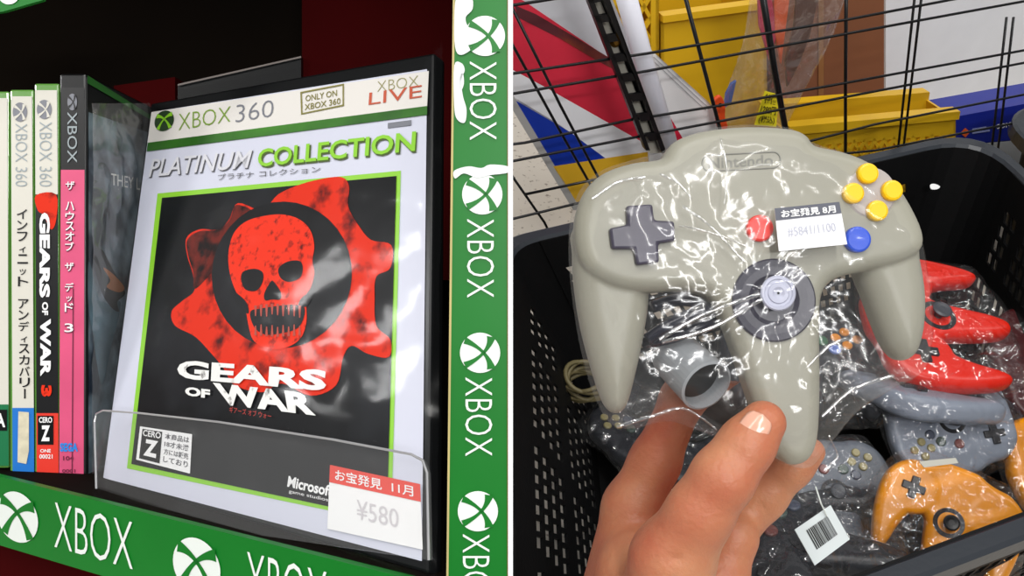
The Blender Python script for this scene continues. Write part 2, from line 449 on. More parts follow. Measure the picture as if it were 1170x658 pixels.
# ---- the big wrapped case
GQ = [(172, 118), (496, 60), (490, 656), (116, 547)]
GP = plane_quad(GQ, 0.385)
gc = thing('game_case', GP.hit(300, 600), 'large wrapped game case facing front with red skull cover and Platinum Collection header', 'game case')
body = bevel(poly('case_shell', GP, GQ, 0, m_blackp, gc, thick=0.008), 0.0012)
m_page = mat('lavender_white_page', (205, 207, 222), 0.45)
m_head = mat('header_cream_page', (222, 218, 212), 0.45)
m_lime = mat('lime_frame_print', (136, 200, 44), 0.4)
m_bandg = mat('green_band_print', (66, 138, 30), 0.4, var2=(26, 70, 20), vscale=14, thr=(0.4, 0.7))
page = poly('cover_sheet', GP, [(173, 128), (488, 79), (482, 641), (118, 546)], 0.0003, m_page, gc, label='white printed cover insert')
poly('header', GP, [(173, 128), (490, 81), (488, 122.5), (168.5, 165)], 0.0006, m_head, gc)
poly('header_band', GP, [(168.8, 163), (488, 121), (488, 131), (167.5, 173)], 0.0008, m_bandg, gc)
poly('picture_frame', GP, [(180, 221), (458, 195), (447, 598), (145, 535)], 0.0006, m_lime, gc)
m_art = mat('picture_black_print', (14, 15, 17), 0.4, spec=0.15, var2=(38, 40, 44), vscale=20, thr=(0.5, 0.8))
PICT = [(185, 226), (453, 201), (442, 593), (150, 530)]
poly('picture', GP, PICT, 0.0009, m_art, gc)
m_redart = mat('picture_red_print', (214, 46, 22), 0.5, spec=0.15, var2=(70, 20, 18), vscale=110, thr=(0.50, 0.70))
m_redart2 = mat('picture_bright_red_print', (226, 50, 24), 0.5, spec=0.15, var2=(96, 22, 18), vscale=260, thr=(0.55, 0.72))
blob = [(272, 232), (300, 240), (318, 222), (345, 210), (375, 203), (392, 203), (399, 214), (398, 236), (410, 258), (424, 274), (447, 280), (446, 306), (430, 316),
        (428, 340), (430, 372), (446, 388), (444, 408), (420, 404), (402, 395), (392, 408), (384, 440), (355, 452), (322, 438), (300, 448), (268, 440), (255, 420),
        (238, 400), (222, 384), (200, 372), (196, 356), (208, 344), (222, 332), (220, 312), (214, 292), (213, 272), (228, 262), (250, 262), (262, 250)]
poly('picture_cogwheel', GP, sp2(blob, 5), 0.0011, m_redart, gc)
poly('picture_faded_red', GP, sp2([(270, 234), (262, 252), (246, 263), (228, 264), (214, 274), (215, 292), (221, 312), (222, 330), (236, 318), (250, 300), (262, 272), (276, 254), (292, 244)], 5), 0.0012,
     mat('picture_faded_red_print', (104, 34, 26), 0.5, spec=0.15, var2=(24, 18, 18), vscale=120, thr=(0.42, 0.62)), gc)
poly('picture_ring', GP, ell(322, 314, 80, 84, 0.2), 0.0013, m_art, gc)
skull = [(261, 300), (262, 282), (268, 265), (281, 253), (300, 247), (322, 245), (341, 250), (354, 262), (359, 280), (357, 298), (359, 312), (355, 328), (349, 338), (350, 352), (350, 368), (345, 384), (334, 394),
         (318, 399), (301, 397), (289, 388), (284, 372), (281, 356), (276, 344), (270, 334), (264, 318)]
poly('picture_skull', GP, sp2(skull, 5), 0.0015, m_redart2, gc)
mb = MB()
for pts in ([(277, 311), (290, 307), (300, 311), (300, 322), (293, 332), (281, 331), (276, 322)], [(318, 307), (328, 299), (342, 298), (346, 306), (343, 317), (331, 322), (321, 318)],
            [(309, 322), (313, 322), (321, 334), (320, 342), (311, 342), (303, 343), (302, 335)],
            [(286, 356), (300, 352), (320, 349), (338, 348), (348, 352), (346, 366), (338, 376), (320, 381), (302, 382), (290, 373)],
            [(263, 330), (272, 336), (282, 346), (284, 358), (276, 354), (268, 344)], [(358, 330), (350, 336), (343, 342), (341, 350), (350, 350), (356, 340)]):
    q = sp2(pts, 4); mb.add([GP.hit(x, y, 0.0017) for x, y in q], [list(range(len(q)))])
mb.build('skull_hollows', m_art, gc)
mb = MB()
for k in range(9):
    x = 292 + k * 6.3; up_y = 349 - 2 * math.sin(k / 8 * PI); dn_y = 383 + 1.5 * math.sin(k / 8 * PI)
    for (a, b) in ((up_y, up_y + 12 + (k % 3)), (dn_y, dn_y - 11 - (k % 2) * 2)):
        mb.add([GP.hit(x - 1.6, a, 0.0018), GP.hit(x + 1.6, a, 0.0018), GP.hit(x + 0.6, b, 0.0018), GP.hit(x - 0.6, b, 0.0018)], [(0, 1, 2, 3)])
mb.build('skull_teeth', mat('teeth_red_print', (170, 62, 44), 0.5), gc)
# lettering on the cover
m_grey = mat('grey_lettering', (120, 122, 130), 0.4); m_shadow = mat('dark_grey_lettering', (84, 84, 88), 0.5)
sphere_logo(GP, [(177, 128), (199, 124.5), (198.5, 148), (176, 151.5)], 0.0009, mat('badge_dark_green', (44, 66, 40), 0.3), m_lime, gc)
lettering('brand_lettering', GP, [('XBOX', [(204, 130), (264, 121), (263, 139), (204, 149)], -0.014)], 0.0009, mat('brand_green_print', (124, 156, 60), 0.4), gc)
lettering('console_lettering', GP, [('360', [(270, 120), (313, 113.5), (312, 133), (269, 140)], -0.014)], 0.0009, m_grey, gc)
m_gold = mat('khaki_print', (126, 120, 60), 0.5)
mb = MB()
bx = [(343, 105), (393, 95.5), (393, 121), (344, 131)]; bi = [(345, 106.5), (391.3, 97.6), (391.3, 119.5), (345.7, 129)]
mb.add([GP.hit(x, y, 0.0009) for x, y in bx + bi], [(i, (i + 1) % 4, 4 + (i + 1) % 4, 4 + i) for i in range(4)])
mb.build('stamp_border', m_gold, gc)
lettering('stamp_lettering', GP, [('ONLY ON', [(349, 109), (385, 102.5), (385, 109.5), (349, 116)], 0.01), ('XBOX 360', [(348, 119), (389, 111.5), (389, 118.5), (348, 126)], 0.01)], 0.0009, m_gold, gc)
lettering('live_lettering', GP, [('LIVE', [(422, 106), (482, 97), (482, 111), (421, 120)], 0.0)], 0.0009, mat('rust_print', (190, 84, 56), 0.5), gc)
lettering('live_brand_lettering', GP, [('XBOX', [(431, 93), (478, 86), (478, 98), (431, 105)], -0.018)], 0.0008, mat('pale_khaki_print', (150, 146, 96), 0.5), gc)
m_plat = mat('silver_lettering', (214, 214, 220), 0.3)
lettering('title_shadow', GP, [('PLATINUM', [(172.4, 183), (289.4, 172), (287.4, 192.6), (170.4, 203.6)], 0.014, 0.2)], 0.0008, m_shadow, gc)
lettering('title_lettering', GP, [('PLATINUM', [(171.5, 182), (288.5, 171), (286.5, 191.5), (169.5, 202.5)], 0.008, 0.2)], 0.0010, m_plat, gc)
lettering('collection_shadow', GP, [('COLLECTION', [(297, 172), (477, 151), (475.5, 174.5), (295.5, 193)], 0.03)], 0.0008, mat('olive_shadow_print', (70, 90, 30), 0.5), gc)
lettering('collection_lettering', GP, [('COLLECTION', [(295.5, 170.5), (475.5, 149.5), (474, 172.5), (294, 191)], 0.022)], 0.0010, m_lime, gc)
lettering('kana_lettering', GP, [('プラチナ コレクション', [(249, 199), (366, 189.5), (366, 196.5), (249, 206)], 0.0)], 0.0009, m_shadow, gc)
poly('small_notice_box', GP, [(443, 140.5), (470, 137), (470, 143), (443, 146.5)], 0.0007, m_grey, gc)
m_stencil = mat('stencil_white_print', (232, 232, 228), 0.5, var2=(120, 118, 116), vscale=160, thr=(0.62, 0.7))
lettering('game_title', GP, [('GEARS', [(203, 411), (374, 423), (372, 447), (202, 432)], 0.045), ('OF', [(212, 441.5), (240, 445), (240, 455.5), (211, 451.5)], 0.05),
          ('WAR', [(243, 437), (358, 449.5), (361, 475), (250, 461.5)], 0.045)], 0.0020, m_stencil, gc)
lettering('kana_subtitle', GP, [('ギアーズ オブ ウォー', [(262, 464), (310, 472), (310, 479), (262, 471)], 0.0)], 0.0020, mat('dull_red_print', (180, 50, 40), 0.5), gc)
CQ = [(160, 487), (219.5, 496), (217, 541), (155.5, 525)]
poly('rating_sticker', GP, CQ, 0.0013, m_white, gc)
poly('rating_panel', GP, subquad(CQ, 0.05, 0.06, 0.43, 0.94), 0.0015, m_blackp, gc)
lettering('rating_lettering', GP, [('CERO', subquad(CQ, 0.07, 0.08, 0.41, 0.26), 0.02), ('Z', subquad(CQ, 0.12, 0.34, 0.37, 0.82), 0.05)], 0.0017, m_white, gc)
lettering('rating_small_print', GP, [(t, subquad(CQ, 0.49, 0.08 + i * 0.21, 0.95, 0.24 + i * 0.21), 0.015) for i, t in enumerate(['本商品は', '18才未満', '方には販売', 'しており'])], 0.0015, mat('grey_small_print', (90, 90, 94), 0.5), gc)
lettering('maker_lettering', GP, [('Microsoft', [(328, 543), (380, 555), (380, 568), (328, 556)], 0.03, 0.2), ('game studios', [(330, 559), (375, 569), (375, 574), (330, 564)], 0.0)], 0.0012, m_white, gc)
LB = [(377, 531), (480, 553), (483, 628), (374, 604)]
poly('price_label', GP, LB, 0.0015, m_white, gc)
poly('label_header', GP, subquad(LB, 0, 0, 1, 0.27), 0.0018, mat('label_red', (222, 60, 44), 0.5), gc)
lettering('label_lettering', GP, [('お宝発見  11月', subquad(LB, 0.06, 0.05, 0.92, 0.22), 0.012)], 0.0020, m_white, gc)
lettering('price_digits', GP, [('¥580', subquad(LB, 0.30, 0.45, 0.75, 0.75), 0.0)], 0.0018, mat('faint_digit_print', (200, 196, 200), 0.6), gc)
# crinkled wrapping film over the case
mb = MB(); nu, nv = 60, 90; rnd = random.Random(3)
qf = quad_uv(GP, [(165, 112), (510, 52), (504, 668), (110, 552)], 0)
for j in range(nv + 1):
    for i in range(nu + 1):
        u, v = i / nu, j / nv
        q = Vector((u * 5, v * 7, 2.2)); e = min(u, 1 - u, v, 1 - v)
        hgt = 0.0030 + 0.0014 * abs(noise.noise(q)) * 1.2 + 0.0006 * abs(noise.noise(q * 3.1)) - 0.001 * max(0, 1 - e * 30)
        mb.v.append(tuple(qf(u, v) + GP.n * hgt))
for j in range(nv):
    for i in range(nu):
        a = j * (nu + 1) + i; mb.f.append([a, a + 1, a + nu + 2, a + nu + 1])
mb.build('wrapping_film', film_case, gc, smooth=True, label='crinkled clear plastic film')

# ---- clear acrylic tray lip in front of the case
AP = Plane(GP.p + GP.n * 0.012, GP.n)
ac = thing('acrylic_holder', AP.hit(300, 590), 'clear acrylic holder lip crossing the lower part of the skull game case', 'holder')
lip = [(110, 560), (108, 482), (110, 473), (118, 469), (160, 472), (250, 482), (380, 502), (470, 519), (483, 526), (488, 540), (490, 640), (300, 612)]
m_ac = film('acrylic_clear', gloss=0.02, milk=0.03, rough=0.05, bscale=4, bump=0.02)
poly('front_lip', AP, lip, 0, m_ac, ac, thick=0.002)
mb = MB(); mb.tube([AP.hit(x, y, 0.0005) for x, y in lip[:-1]], 0.0005, 6)
mb.build('lip_rim', mat('acrylic_rim', (150, 150, 152), 0.2, coat=1), ac)

# ---- spines on the left
def case_box(x0, x1, y0, y1, m_shell, root, d=0.39, deep=0.12, lean=0):
    pl = frontal(d)
    C = [pl.hit(x0 - lean, y0), pl.hit(x1 - lean, y0), pl.hit(x1, y1), pl.hit(x0, y1)]
    dv = -(pl.n) * deep
    o = MB().hexa([C[3], C[2], C[1], C[0], C[3] + dv, C[2] + dv, C[1] + dv, C[0] + dv]).build('case_shell', m_shell, root)
    bevel(o, 0.0010); return o
m_cshell = mat('clear_green_case_plastic', (96, 150, 66), 0.2, coat=0.6)
m_ivory = mat('ivory_spine_paper', (208, 205, 194), 0.4)
m_tealp = mat('spine_green_print', (18, 110, 66), 0.4)
GRP = 'games standing spine out at the left of the shelf'
# case at the frame edge
g0 = thing('game_case', W(2, 540, 0.39), 'white spined game cut off by the left edge with green spine foot', 'game case', GRP)
case_box(-16, 10, 104, 535, m_cshell, g0)
poly('spine_sheet', SH, [(-14, 112), (8.5, 112), (10, 532), (-12, 532)], 0.0004, m_ivory, g0)
poly('spine_foot', SH, [(-13, 462), (9.6, 462), (10, 532), (-12, 532)], 0.0007, m_tealp, g0)
poly('rating_mark', SH, rect(-8, 468, 8, 492), 0.001, m_blackp, g0)
lettering('rating_lettering', SH, [('A', rect(-6, 472, 6, 488), 0.03)], 0.0012, m_white, g0)
# infinite undiscovery
g1 = thing('game_case', W(26, 545, 0.39), 'cream spined game with black Japanese lettering and bright blue spine foot', 'game case', GRP)
case_box(11, 38, 102, 548, m_cshell, g1)
poly('spine_sheet', SH, [(12.5, 110), (36.5, 110), (39, 543), (14.5, 543)], 0.0004, m_ivory, g1)
poly('spine_foot', SH, [(14, 466), (38.6, 466), (39, 543), (14.5, 543)], 0.0007, mat('spine_blue_print', (28, 112, 196), 0.4), g1)
sphere_logo(SH, down(14.5, 117, 31, 139), 0.0007, m_grey, m_ivory, g1)
m_slate = mat('slate_print', (150, 160, 164), 0.5)
lettering('brand_lettering', SH, [('XBOX 360', down(17.5, 141, 31, 213), -0.008)], 0.0007, m_slate, g1)
def stacked(txt, xa, xb, ya, yb, w_, bold=0.0, fill=0.86):
    n = len(txt); out = []
    for i, ch in enumerate(txt):
        if ch == ' ': continue
        t0 = i / n; y0 = ya + (yb - ya) * t0; hh = (yb - ya) / n * fill; xc = xa + (xb - xa) * t0
        k = 0.62 if ch in 'ィッォ' else 1.0
        if ch == 'ー': out.append((ch, down(xc - 1, y0, xc + 1, y0 + hh), bold)); continue
        out.append((ch, rect(xc - w_ * k / 2, y0 + hh * (1 - k), xc + w_ * k / 2, y0 + hh), bold))
    return out
lettering('title_lettering', SH, stacked('インフィニット アンディスカバリー', 25, 28.5, 239, 457, 12, 0.012), 0.0008, m_black, g1)
poly('paper_sticker', SH, [(21, 470), (33, 471), (33, 515), (30, 530), (20, 528)], 0.0011, mat('old_paper_sticker', (206, 198, 172), 0.7, var=0.15, vscale=200), g1)
# second white/black/red spine
g2 = thing('game_case', W(54, 560, 0.39), 'black and white spined game reading GEARS OF WAR 3 with red foot', 'game case', GRP)
case_box(39, 67, 95, 562, m_cshell, g2)
poly('spine_sheet', SH, [(40, 103), (65, 103), (66, 222), (40.5, 222)], 0.0004, m_ivory, g2)
poly('spine_picture', SH, [(40.5, 222), (66, 222), (66.5, 472), (41.5, 472)], 0.0004, m_black, g2)
poly('red_figure_print', SH, sp2([(41, 223), (64, 222), (64, 252), (58, 262), (50, 246), (43, 240)], 4), 0.0006, m_redart, g2)
poly('spine_foot', SH, [(41.5, 472), (66.5, 472), (67, 557), (42, 557)], 0.0005, mat('spine_red_print', (222, 54, 40), 0.4), g2)
sphere_logo(SH, down(42, 114, 59, 136), 0.0007, m_grey, m_ivory, g2)
lettering('brand_lettering', SH, [('XBOX 360', down(45, 139, 59, 213), -0.008)], 0.0007, m_slate, g2)
lettering('title_lettering', SH, [('GEARS', down(45, 243, 57, 340), 0.05), ('OF', down(48, 345, 55, 360), 0.04), ('WAR', down(46, 364, 58, 430), 0.05)], 0.0009, m_white, g2)
lettering('numeral', SH, [('3', down(47, 440, 59, 453), 0.06)], 0.0009, m_redart2, g2)
poly('rating_mark', SH, rect(43, 475, 61, 508), 0.0008, m_blackp, g2)
lettering('rating_lettering', SH, [('CERO', rect(44.5, 476.5, 59.5, 483), 0.03), ('Z', rect(47, 486, 57, 504), 0.05)], 0.001, m_white, g2)
lettering('spine_small_print', SH, [('ONE', rect(46, 513, 58, 517), 0.02), ('00021', rect(45, 519, 60, 524), 0.02)], 0.0008, m_white, g2)
# pink
g3 = thing('game_case', W(84, 570, 0.39), 'pink spined game with black top, wrapped in film, beside the skull game case', 'game case', GRP)
case_box(68, 98, 84, 572, m_blackp, g3, deep=0.075)
m_pink = mat('spine_pink_print', (212, 82, 122), 0.35, var=0.1, vscale=40)
poly('spine_picture', SH, [(69.5, 100), (96.5, 100), (96.5, 194), (69.5, 194)], 0.0004, m_black, g3)
poly('spine_sheet', SH, [(69.5, 194), (96.5, 194), (95.5, 560), (67.5, 560)], 0.0004, m_pink, g3)
poly('spine_crease', SH, [(83, 330), (84.4, 330), (83, 560), (81.5, 560)], 0.0006, mat('spine_maroon_print', (110, 26, 58), 0.5), g3)
lettering('brand_lettering', SH, [('XBOX', down(77, 128, 88, 186), 0.0)], 0.0008, m_slate, g3)
sphere_logo(SH, down(77, 107, 88, 126), 0.0007, m_grey, m_black, g3)
m_maroon = MATS['spine_maroon_print']
lettering('title_shadow', SH, stacked('ザ ハウスオブ ザ デッド 3', 80.5, 79, 208, 382, 11, 0.03), 0.0008, m_maroon, g3)
lettering('title_lettering', SH, stacked('ザ ハウスオブ ザ デッド 3', 80, 78.5, 207, 381, 10, 0.010), 0.0010, m_white, g3)
lettering('maker_lettering', SH, [('SEGA', rect(68.5, 506, 89, 516), 0.05)], 0.0009, mat('maker_blue_print', (40, 130, 214), 0.4), g3)
lettering('spine_small_print', SH, [('104', rect(72, 521, 84, 526), 0.02), ('0001', rect(71, 536, 86, 540), 0.02)], 0.0008, m_maroon, g3)
# side cover of the pink case: a separate printed case whose cover faces right
g4 = thing('game_case', W(130, 560, 0.42), 'blue grey picture cover game in crumpled film between pink spine and skull case', 'game case')
P0 = SH.hit(99, 88); dirn = -SH.n
SC = Plane(SH.hit(100, 300), R3 @ Vector((1, 0, 0.0)))
def sc_pt(px, py): return SC.hit(px, py)
cov = [(99.5, 88), (176, 135), (176, 500), (99.5, 572)]
VV = [sc_pt(x, y) for x, y in cov]
MB().prism(VV, R3 @ Vector((-0.0005, 0, 0))).build('case_shell', m_blackp, g4)
class P2(Plane): pass
m_cov = mat('cover_blue_grey_print', (34, 44, 56), 0.35, var2=(140, 160, 172), vscale=40, thr=(0.42, 0.66))
poly('cover_sheet', SC, [(101, 128), (172, 152), (172, 490), (101, 560)], 0.0004, m_cov, g4)
poly('case_top_band', SC, [(100, 86), (176, 134), (176, 139), (100, 95)], 0.0006, mat('case_top_green', (40, 110, 36), 0.3, coat=0.5), g4)
poly('cover_figure', SC, sp2([(108, 276), (114, 283), (120, 290), (130, 310), (140, 328), (143, 336), (134, 345), (136, 356), (128, 352), (118, 338), (110, 315), (106, 296)], 4), 0.0007, mat('cover_dark_print', (16, 18, 22), 0.4), g4)
poly('cover_flare', SC, sp2([(118, 306), (128, 312), (142, 328), (136, 334), (122, 328), (126, 320)], 4), 0.0008, mat('cover_orange_print', (170, 104, 52), 0.5), g4)
poly('cover_pale_shape', SC, sp2([(101, 300), (106, 312), (112, 338), (126, 348), (137, 344), (136, 360), (126, 400), (116, 440), (106, 380), (101, 350)], 4), 0.0006, mat('cover_steel_print', (84, 110, 122), 0.5, var=0.3, vscale=60), g4)
lettering('cover_lettering', SC, [('THEY L', [(127, 198), (160, 204), (160, 217), (127, 211)], 0.0)], 0.0009, mat('cover_pale_print', (226, 226, 220), 0.6), g4)
mb = MB()
for j in range(41):
    for i in range(25):
        u, v = i / 24, j / 40; g = quad_uv(SC, [(100, 118), (166, 118), (168, 500), (100, 566)], 0.0)
        q = Vector((u * 4, v * 12, 5.0)); amp = 0.004 if v < 0.3 else 0.0015
        mb.v.append(tuple(g(u, v) + SC.n * (0.002 + amp * (abs(noise.noise(q)) + 0.5 * abs(noise.noise(q * 2.6))))))
for j in range(40):
    for i in range(24):
        a = j * 25 + i; mb.f.append([a, a + 1, a + 26, a + 25])
mb.build('wrapping_film', film('cover_bag_film', gloss=0.09, milk=0.12, rough=0.12, bscale=40, bump=0.6), g4, smooth=True, label='crumpled clear plastic film')

# ================================================================== RIGHT: GRID PANEL AND WHAT STANDS BEHIND IT
RIMZ = 0.21
def hz(px, py, z):                                      # point at height z seen at px, py
    d = ray(px, py); return CAM + d * ((z - CAM.z) / d.z)
bl, br = hz(590, 258, RIMZ), hz(1120, 160, RIMZ)
gd = (br - bl); gd.z = 0; gd.normalize()
gn = Vector((-gd.y, gd.x, 0))
GR = Plane(bl + gn * 0.025, gn)
m_wire = mat('black_wire', (18, 18, 20), 0.35, metal=0.3)
gp = thing('wire_grid_panel', GR.hit(800, 150), 'black wire grid panel standing behind the controller bin', 'grid panel')
def wire(name, pts, r, h=0.0, m=None): 
    return MB().tube([GR.hit(x, y, h) for x, y in pts], r, 8).build(name, m or m_wire, gp, smooth=True)
# horizontal wires in pairs
for pts in ([(500, 97), (586, 84), (740, 61), (970, 22), (1200, -22)], [(500, 122), (586, 107), (740, 81), (970, 38), (1200, -4)],
            [(500, 175), (600, 163), (720, 137), (820, 121), (970, 94), (1200, 52)], [(500, 199), (586, 184), (720, 158), (820, 139), (970, 110), (1200, 66)],
            [(500, 20), (586, 6), (700, -12)], [(500, 268), (586, 250), (665, 231), (930, 160), (1000, 142), (1170, 108), (1260, 90)],
            [(600, 222), (700, 201), (1000, 172), (1100, 152), (1240, 125)]):
    wire('horizontal_wire', pts, 0.0014)
for pts, r in (([(578, -6), (640, 120), (690, 215), (720, 262)], 0.0014), ([(560, 8), (586, 52), (640, 150), (690, 238)], 0.0014), ([(776, -30), (822, 145), (840, 215)], 0.0019),
               ([(869, -20), (885, 80), (897, 145), (903, 200)], 0.0032), ([(967, -30), (966, 100), (966, 175)], 0.0018), ([(560, 165), (622, 254), (640, 290)], 0.0014),
               ([(1048, -30), (1036, 80), (1025, 180)], 0.0014), ([(1056, -30), (1043, 80), (1031, 180)], 0.0014), ([(1150, 20), (1132, 180), (1128, 210)], 0.0014), ([(1158, 20), (1143, 150), (1136, 200)], 0.0014)):
    wire('vertical_wire', pts, r, -0.003)
# slotted upright and white pole
up = thing('slotted_upright', GR.hit(757, 200), 'black slotted steel upright leaning between grid wires and white pole', 'upright')
mb = MB()
def strip(mbx, a0, a1, b0, b1, pl, h, th):
    mbx.prism([pl.hit(*a0, h), pl.hit(*a1, h), pl.hit(*b1, h), pl.hit(*b0, h)], -pl.n * th)
strip(mb, (660, -30), (667, -30), (738, 172), (743, 172), GR, 0.006, 0.008)
strip(mb, (677, -30), (686, -30), (762, 175), (756, 175), GR, 0.006, 0.008)
for k in range(9):
    t = -0.12 + k * 0.125; x = 671 + (749 - 671) * t + 2.0; y = t * 180
    strip(mb, (x - 5, y - 5), (x + 10, y - 7), (x + 1, y + 3), (x + 14, y + 1), GR, 0.006, 0.003)
mb.build('channel', m_wire, up)
poly('channel_back', GR, [(664, -30), (684, -30), (760, 175), (742, 175)], -0.003, mat('zinc_grey', (176, 172, 160), 0.5), up)
MB().lathe(GR.hit(703, 46, -0.004), GR.n, [(0.006, -0.004), (0.006, 0.002), (0.003, 0.004)], 16).build('screw', mat('brass_screw', (150, 110, 40), 0.3, metal=0.8), up, smooth=False)
pole = thing('round_pole', GR.hit(770, 200), 'smooth white round pole rising beside the black slotted upright', 'pole')
MB().tube([GR.hit(700, -60, -0.022), GR.hit(737, 75, -0.022), GR.hit(776, 205, -0.022)], 0.0095, 24).build('pole_tube', mat('white_pole_paint', (226, 226, 236), 0.3), pole, smooth=True)

# flag coloured carton behind the grid
FB = Plane(GR.p + gn * 0.06, gn)
fc = thing('printed_carton', FB.hit(660, 230), 'red white and blue striped carton with yellow foot behind the wire grid', 'carton')
poly('carton_body', FB, [(575, -60), (676, -60), (768, 170), (664, 240), (575, 86)], 0, mat('carton_pale_print', (206, 206, 212), 0.45, var=0.06, vscale=15), fc, thick=0.05)
poly('red_print', FB, [(575, -12), (600, 2), (695, 66), (707, 82), (744, 168), (575, 78)], 0.0006, mat('carton_red_print', (214, 42, 66), 0.4, var=0.06, vscale=30), fc)
poly('dark_stripe', FB, [(588, 6), (612, 16), (660, 44), (698, 67), (708, 83), (680, 68), (640, 44), (592, 20)], 0.0009, mat('carton_maroon_print', (88, 32, 40), 0.5, var2=(150, 66, 36), vscale=14), fc)
poly('white_stripe', FB, [(575, 74), (622, 99), (744, 168), (748, 175), (690, 181), (640, 143), (575, 104)], 0.0011, mat('carton_white_print', (242, 242, 246), 0.45), fc)
poly('blue_print', FB, [(575, 98), (588, 114), (650, 150), (692, 181), (632, 191)], 0.0013, mat('carton_blue_print', (22, 56, 172), 0.4), fc)
poly('yellow_foot', FB, [(632, 190), (690, 181), (750, 172), (760, 200), (662, 236)], 0.0014, mat('carton_yellow_print', (236, 184, 46), 0.4), fc)
poly('grey_edge', FB, [(575, 84), (590, 116), (664, 240), (655, 240), (575, 108)], 0.0014, mat('carton_grey_edge', (176, 174, 172), 0.6), fc)
# white carton with red corner line
wc = thing('white_carton', FB.hit(790, 170), 'white carton with thin red line leaning by the yellow crate', 'carton')
poly('carton_body', FB, [(728, 42), (824, 132), (836, 210), (745, 215)], 0.004, mat('white_carton_board', (232, 230, 230), 0.5, var=0.03), wc, thick=0.03)
poly('red_line', FB, [(753, 112), (760, 124), (780, 158), (774, 166)], 0.0046, mat('carton_line_red', (206, 30, 60), 0.5), wc)
mb = MB()
for k in range(3): strip(mb, (742 + k * 4, 66 - k), (743.3 + k * 4, 66 - k), (806 + k * 4, 126 - k * 2), (807.3 + k * 4, 126 - k * 2), FB, 0.0046, 0.0002)
mb.build('fine_print', mat('pale_grey_print', (176, 174, 176), 0.6), wc)

# yellow crates
m_yel = mat('yellow_crate_plastic', (222, 176, 30), 0.4, var=0.06, vscale=8)
def crate(name, pl, quad, thick, label, lattice=None, deep=0.22, rim=None):
    t = thing(name, pl.hit(*quad[3]), label, 'crate', 'yellow plastic crates behind the grid')
    C = [pl.hit(x, y) for x, y in quad]; dv = -pl.n * deep
    mb = MB(); th = -pl.n * thick
    if lattice:
        u0, u1, nx, ny, v0, v1 = lattice
        g = quad_uv(pl, quad, 0)
        def panel(a, b, c, d):
            if b - a > 1e-4 and d - c > 1e-4: mb.prism([g(a, c), g(b, c), g(b, d), g(a, d)], th)
        panel(0, u0, 0, 1); panel(u1, 1, 0, 1); panel(u0, u1, 0, v0); panel(u0, u1, v1, 1)
        for i in range(-ny, nx + 1):                       # crossing diagonals
            for s_ in (0, 1):
                a = i / nx; pts = []
                for k in range(2):
                    t_ = k; uu = a + t_ * ny / nx
                    pts.append((uu if s_ == 0 else 1 - uu, t_))
                (ua, va), (ub, vb) = pts
                lo_t, hi_t = 0.0, 1.0
                du = ub - ua
                for lim in (0, 1):
                    tt = (lim - ua) / du
                    if (lim == 0) == (du > 0): lo_t = max(lo_t, tt)
                    else: hi_t = min(hi_t, tt)
                if hi_t - lo_t < 0.02: continue
                A = (ua + du * lo_t, lo_t); B = (ua + du * hi_t, hi_t)
                m_ = lambda p: (u0 + (u1 - u0) * p[0], v0 + (v1 - v0) * p[1])
                A, B = m_(A), m_(B)
                wv = (v1 - v0) / ny * 0.17
                mb.prism([g(A[0], A[1] - wv), g(B[0], B[1] - wv), g(B[0], B[1] + wv), g(A[0], A[1] + wv)], th)
    else:
        mb.prism(C, th)
    mb.build('front_wall', m_yel, t)
    MB().prism([C[1], C[1] + dv, C[2] + dv, C[2]], (C[0] - C[1]).normalized() * thick).build('side_wall', m_yel, t)
    MB().prism([C[0], C[0] + dv, C[3] + dv, C[3]], (C[1] - C[0]).normalized() * thick).build('side_wall', m_yel, t)
    MB().prism([p + dv for p in C], th).build('rear_wall', m_yel, t)
    rimv = (C[0] - C[3]).normalized() * (rim or 0.008)
    mb = MB(); o_ = pl.n * 0.006
    mb.prism([C[0] + o_, C[1] + o_, C[1] + o_ + rimv, C[0] + o_ + rimv], -pl.n * 0.014)
    mb.prism([C[0] + dv, C[1] + dv, C[1] + dv + rimv, C[0] + dv + rimv], -pl.n * 0.014)
    mb.build('rim', m_yel, t)
    return t
YB = Plane(GR.p + gn * 0.16, gn)
crate('storage_crate', YB, [(690, -70), (753, -70), (753, 300), (690, 300)], 0.004, 'yellow crate end with diamond lattice holes beside the white pole', (0.12, 0.85, 3, 10, 0.02, 0.6), deep=0.04)
crate('storage_crate', YB, [(755, 24), (875, 8), (880, 330), (755, 330)], 0.004, 'plain yellow crate wall behind the grid, left of the clear bag', None, deep=0.10)
YC = Plane(GR.p + gn * 0.07, gn)
crate('storage_crate', YC, [(899, 152), (1092, 134), (1092, 300), (899, 300)], 0.004, 'low yellow crate with bright rim just behind the bin and the brown carton', (0.03, 0.97, 16, 7, 0.10, 0.95), deep=0.05, rim=0.012)
# brown carton
BC = Plane(GR.p + gn * 0.18, gn)
o = thing('cardboard_carton', BC.hit(940, 250), 'brown cardboard carton behind the clear bag and low yellow crate', 'carton')
m_brown = mat('brown_cardboard', (134, 82, 52), 0.8, var=0.12, vscale=9)
MB().prism([BC.hit(887, 70), BC.hit(925, -50), BC.hit(1010, -50), BC.hit(1010, 330), BC.hit(887, 330)], gn * 0.12).build('carton_body', m_brown, o)
MB().prism([BC.hit(935, -50, 0.001), BC.hit(941, -50, 0.001), BC.hit(941, 330, 0.001), BC.hit(935, 330, 0.001)], -gn * 0.0005).build('seam_tape', mat('tan_tape', (150, 104, 66), 0.4), o)
# pale carton further right
o = thing('white_carton', BC.hit(1080, 250), 'large plain white carton behind the grid at the upper right corner', 'carton')
PC = Plane(GR.p + gn * 0.30, gn)
poly('carton_body', PC, [(1012, -160), (1300, -160), (1300, 170), (1012, 170)], 0, mat('pale_carton_board', (244, 244, 246), 0.6, var=0.02), o, thick=0.2)
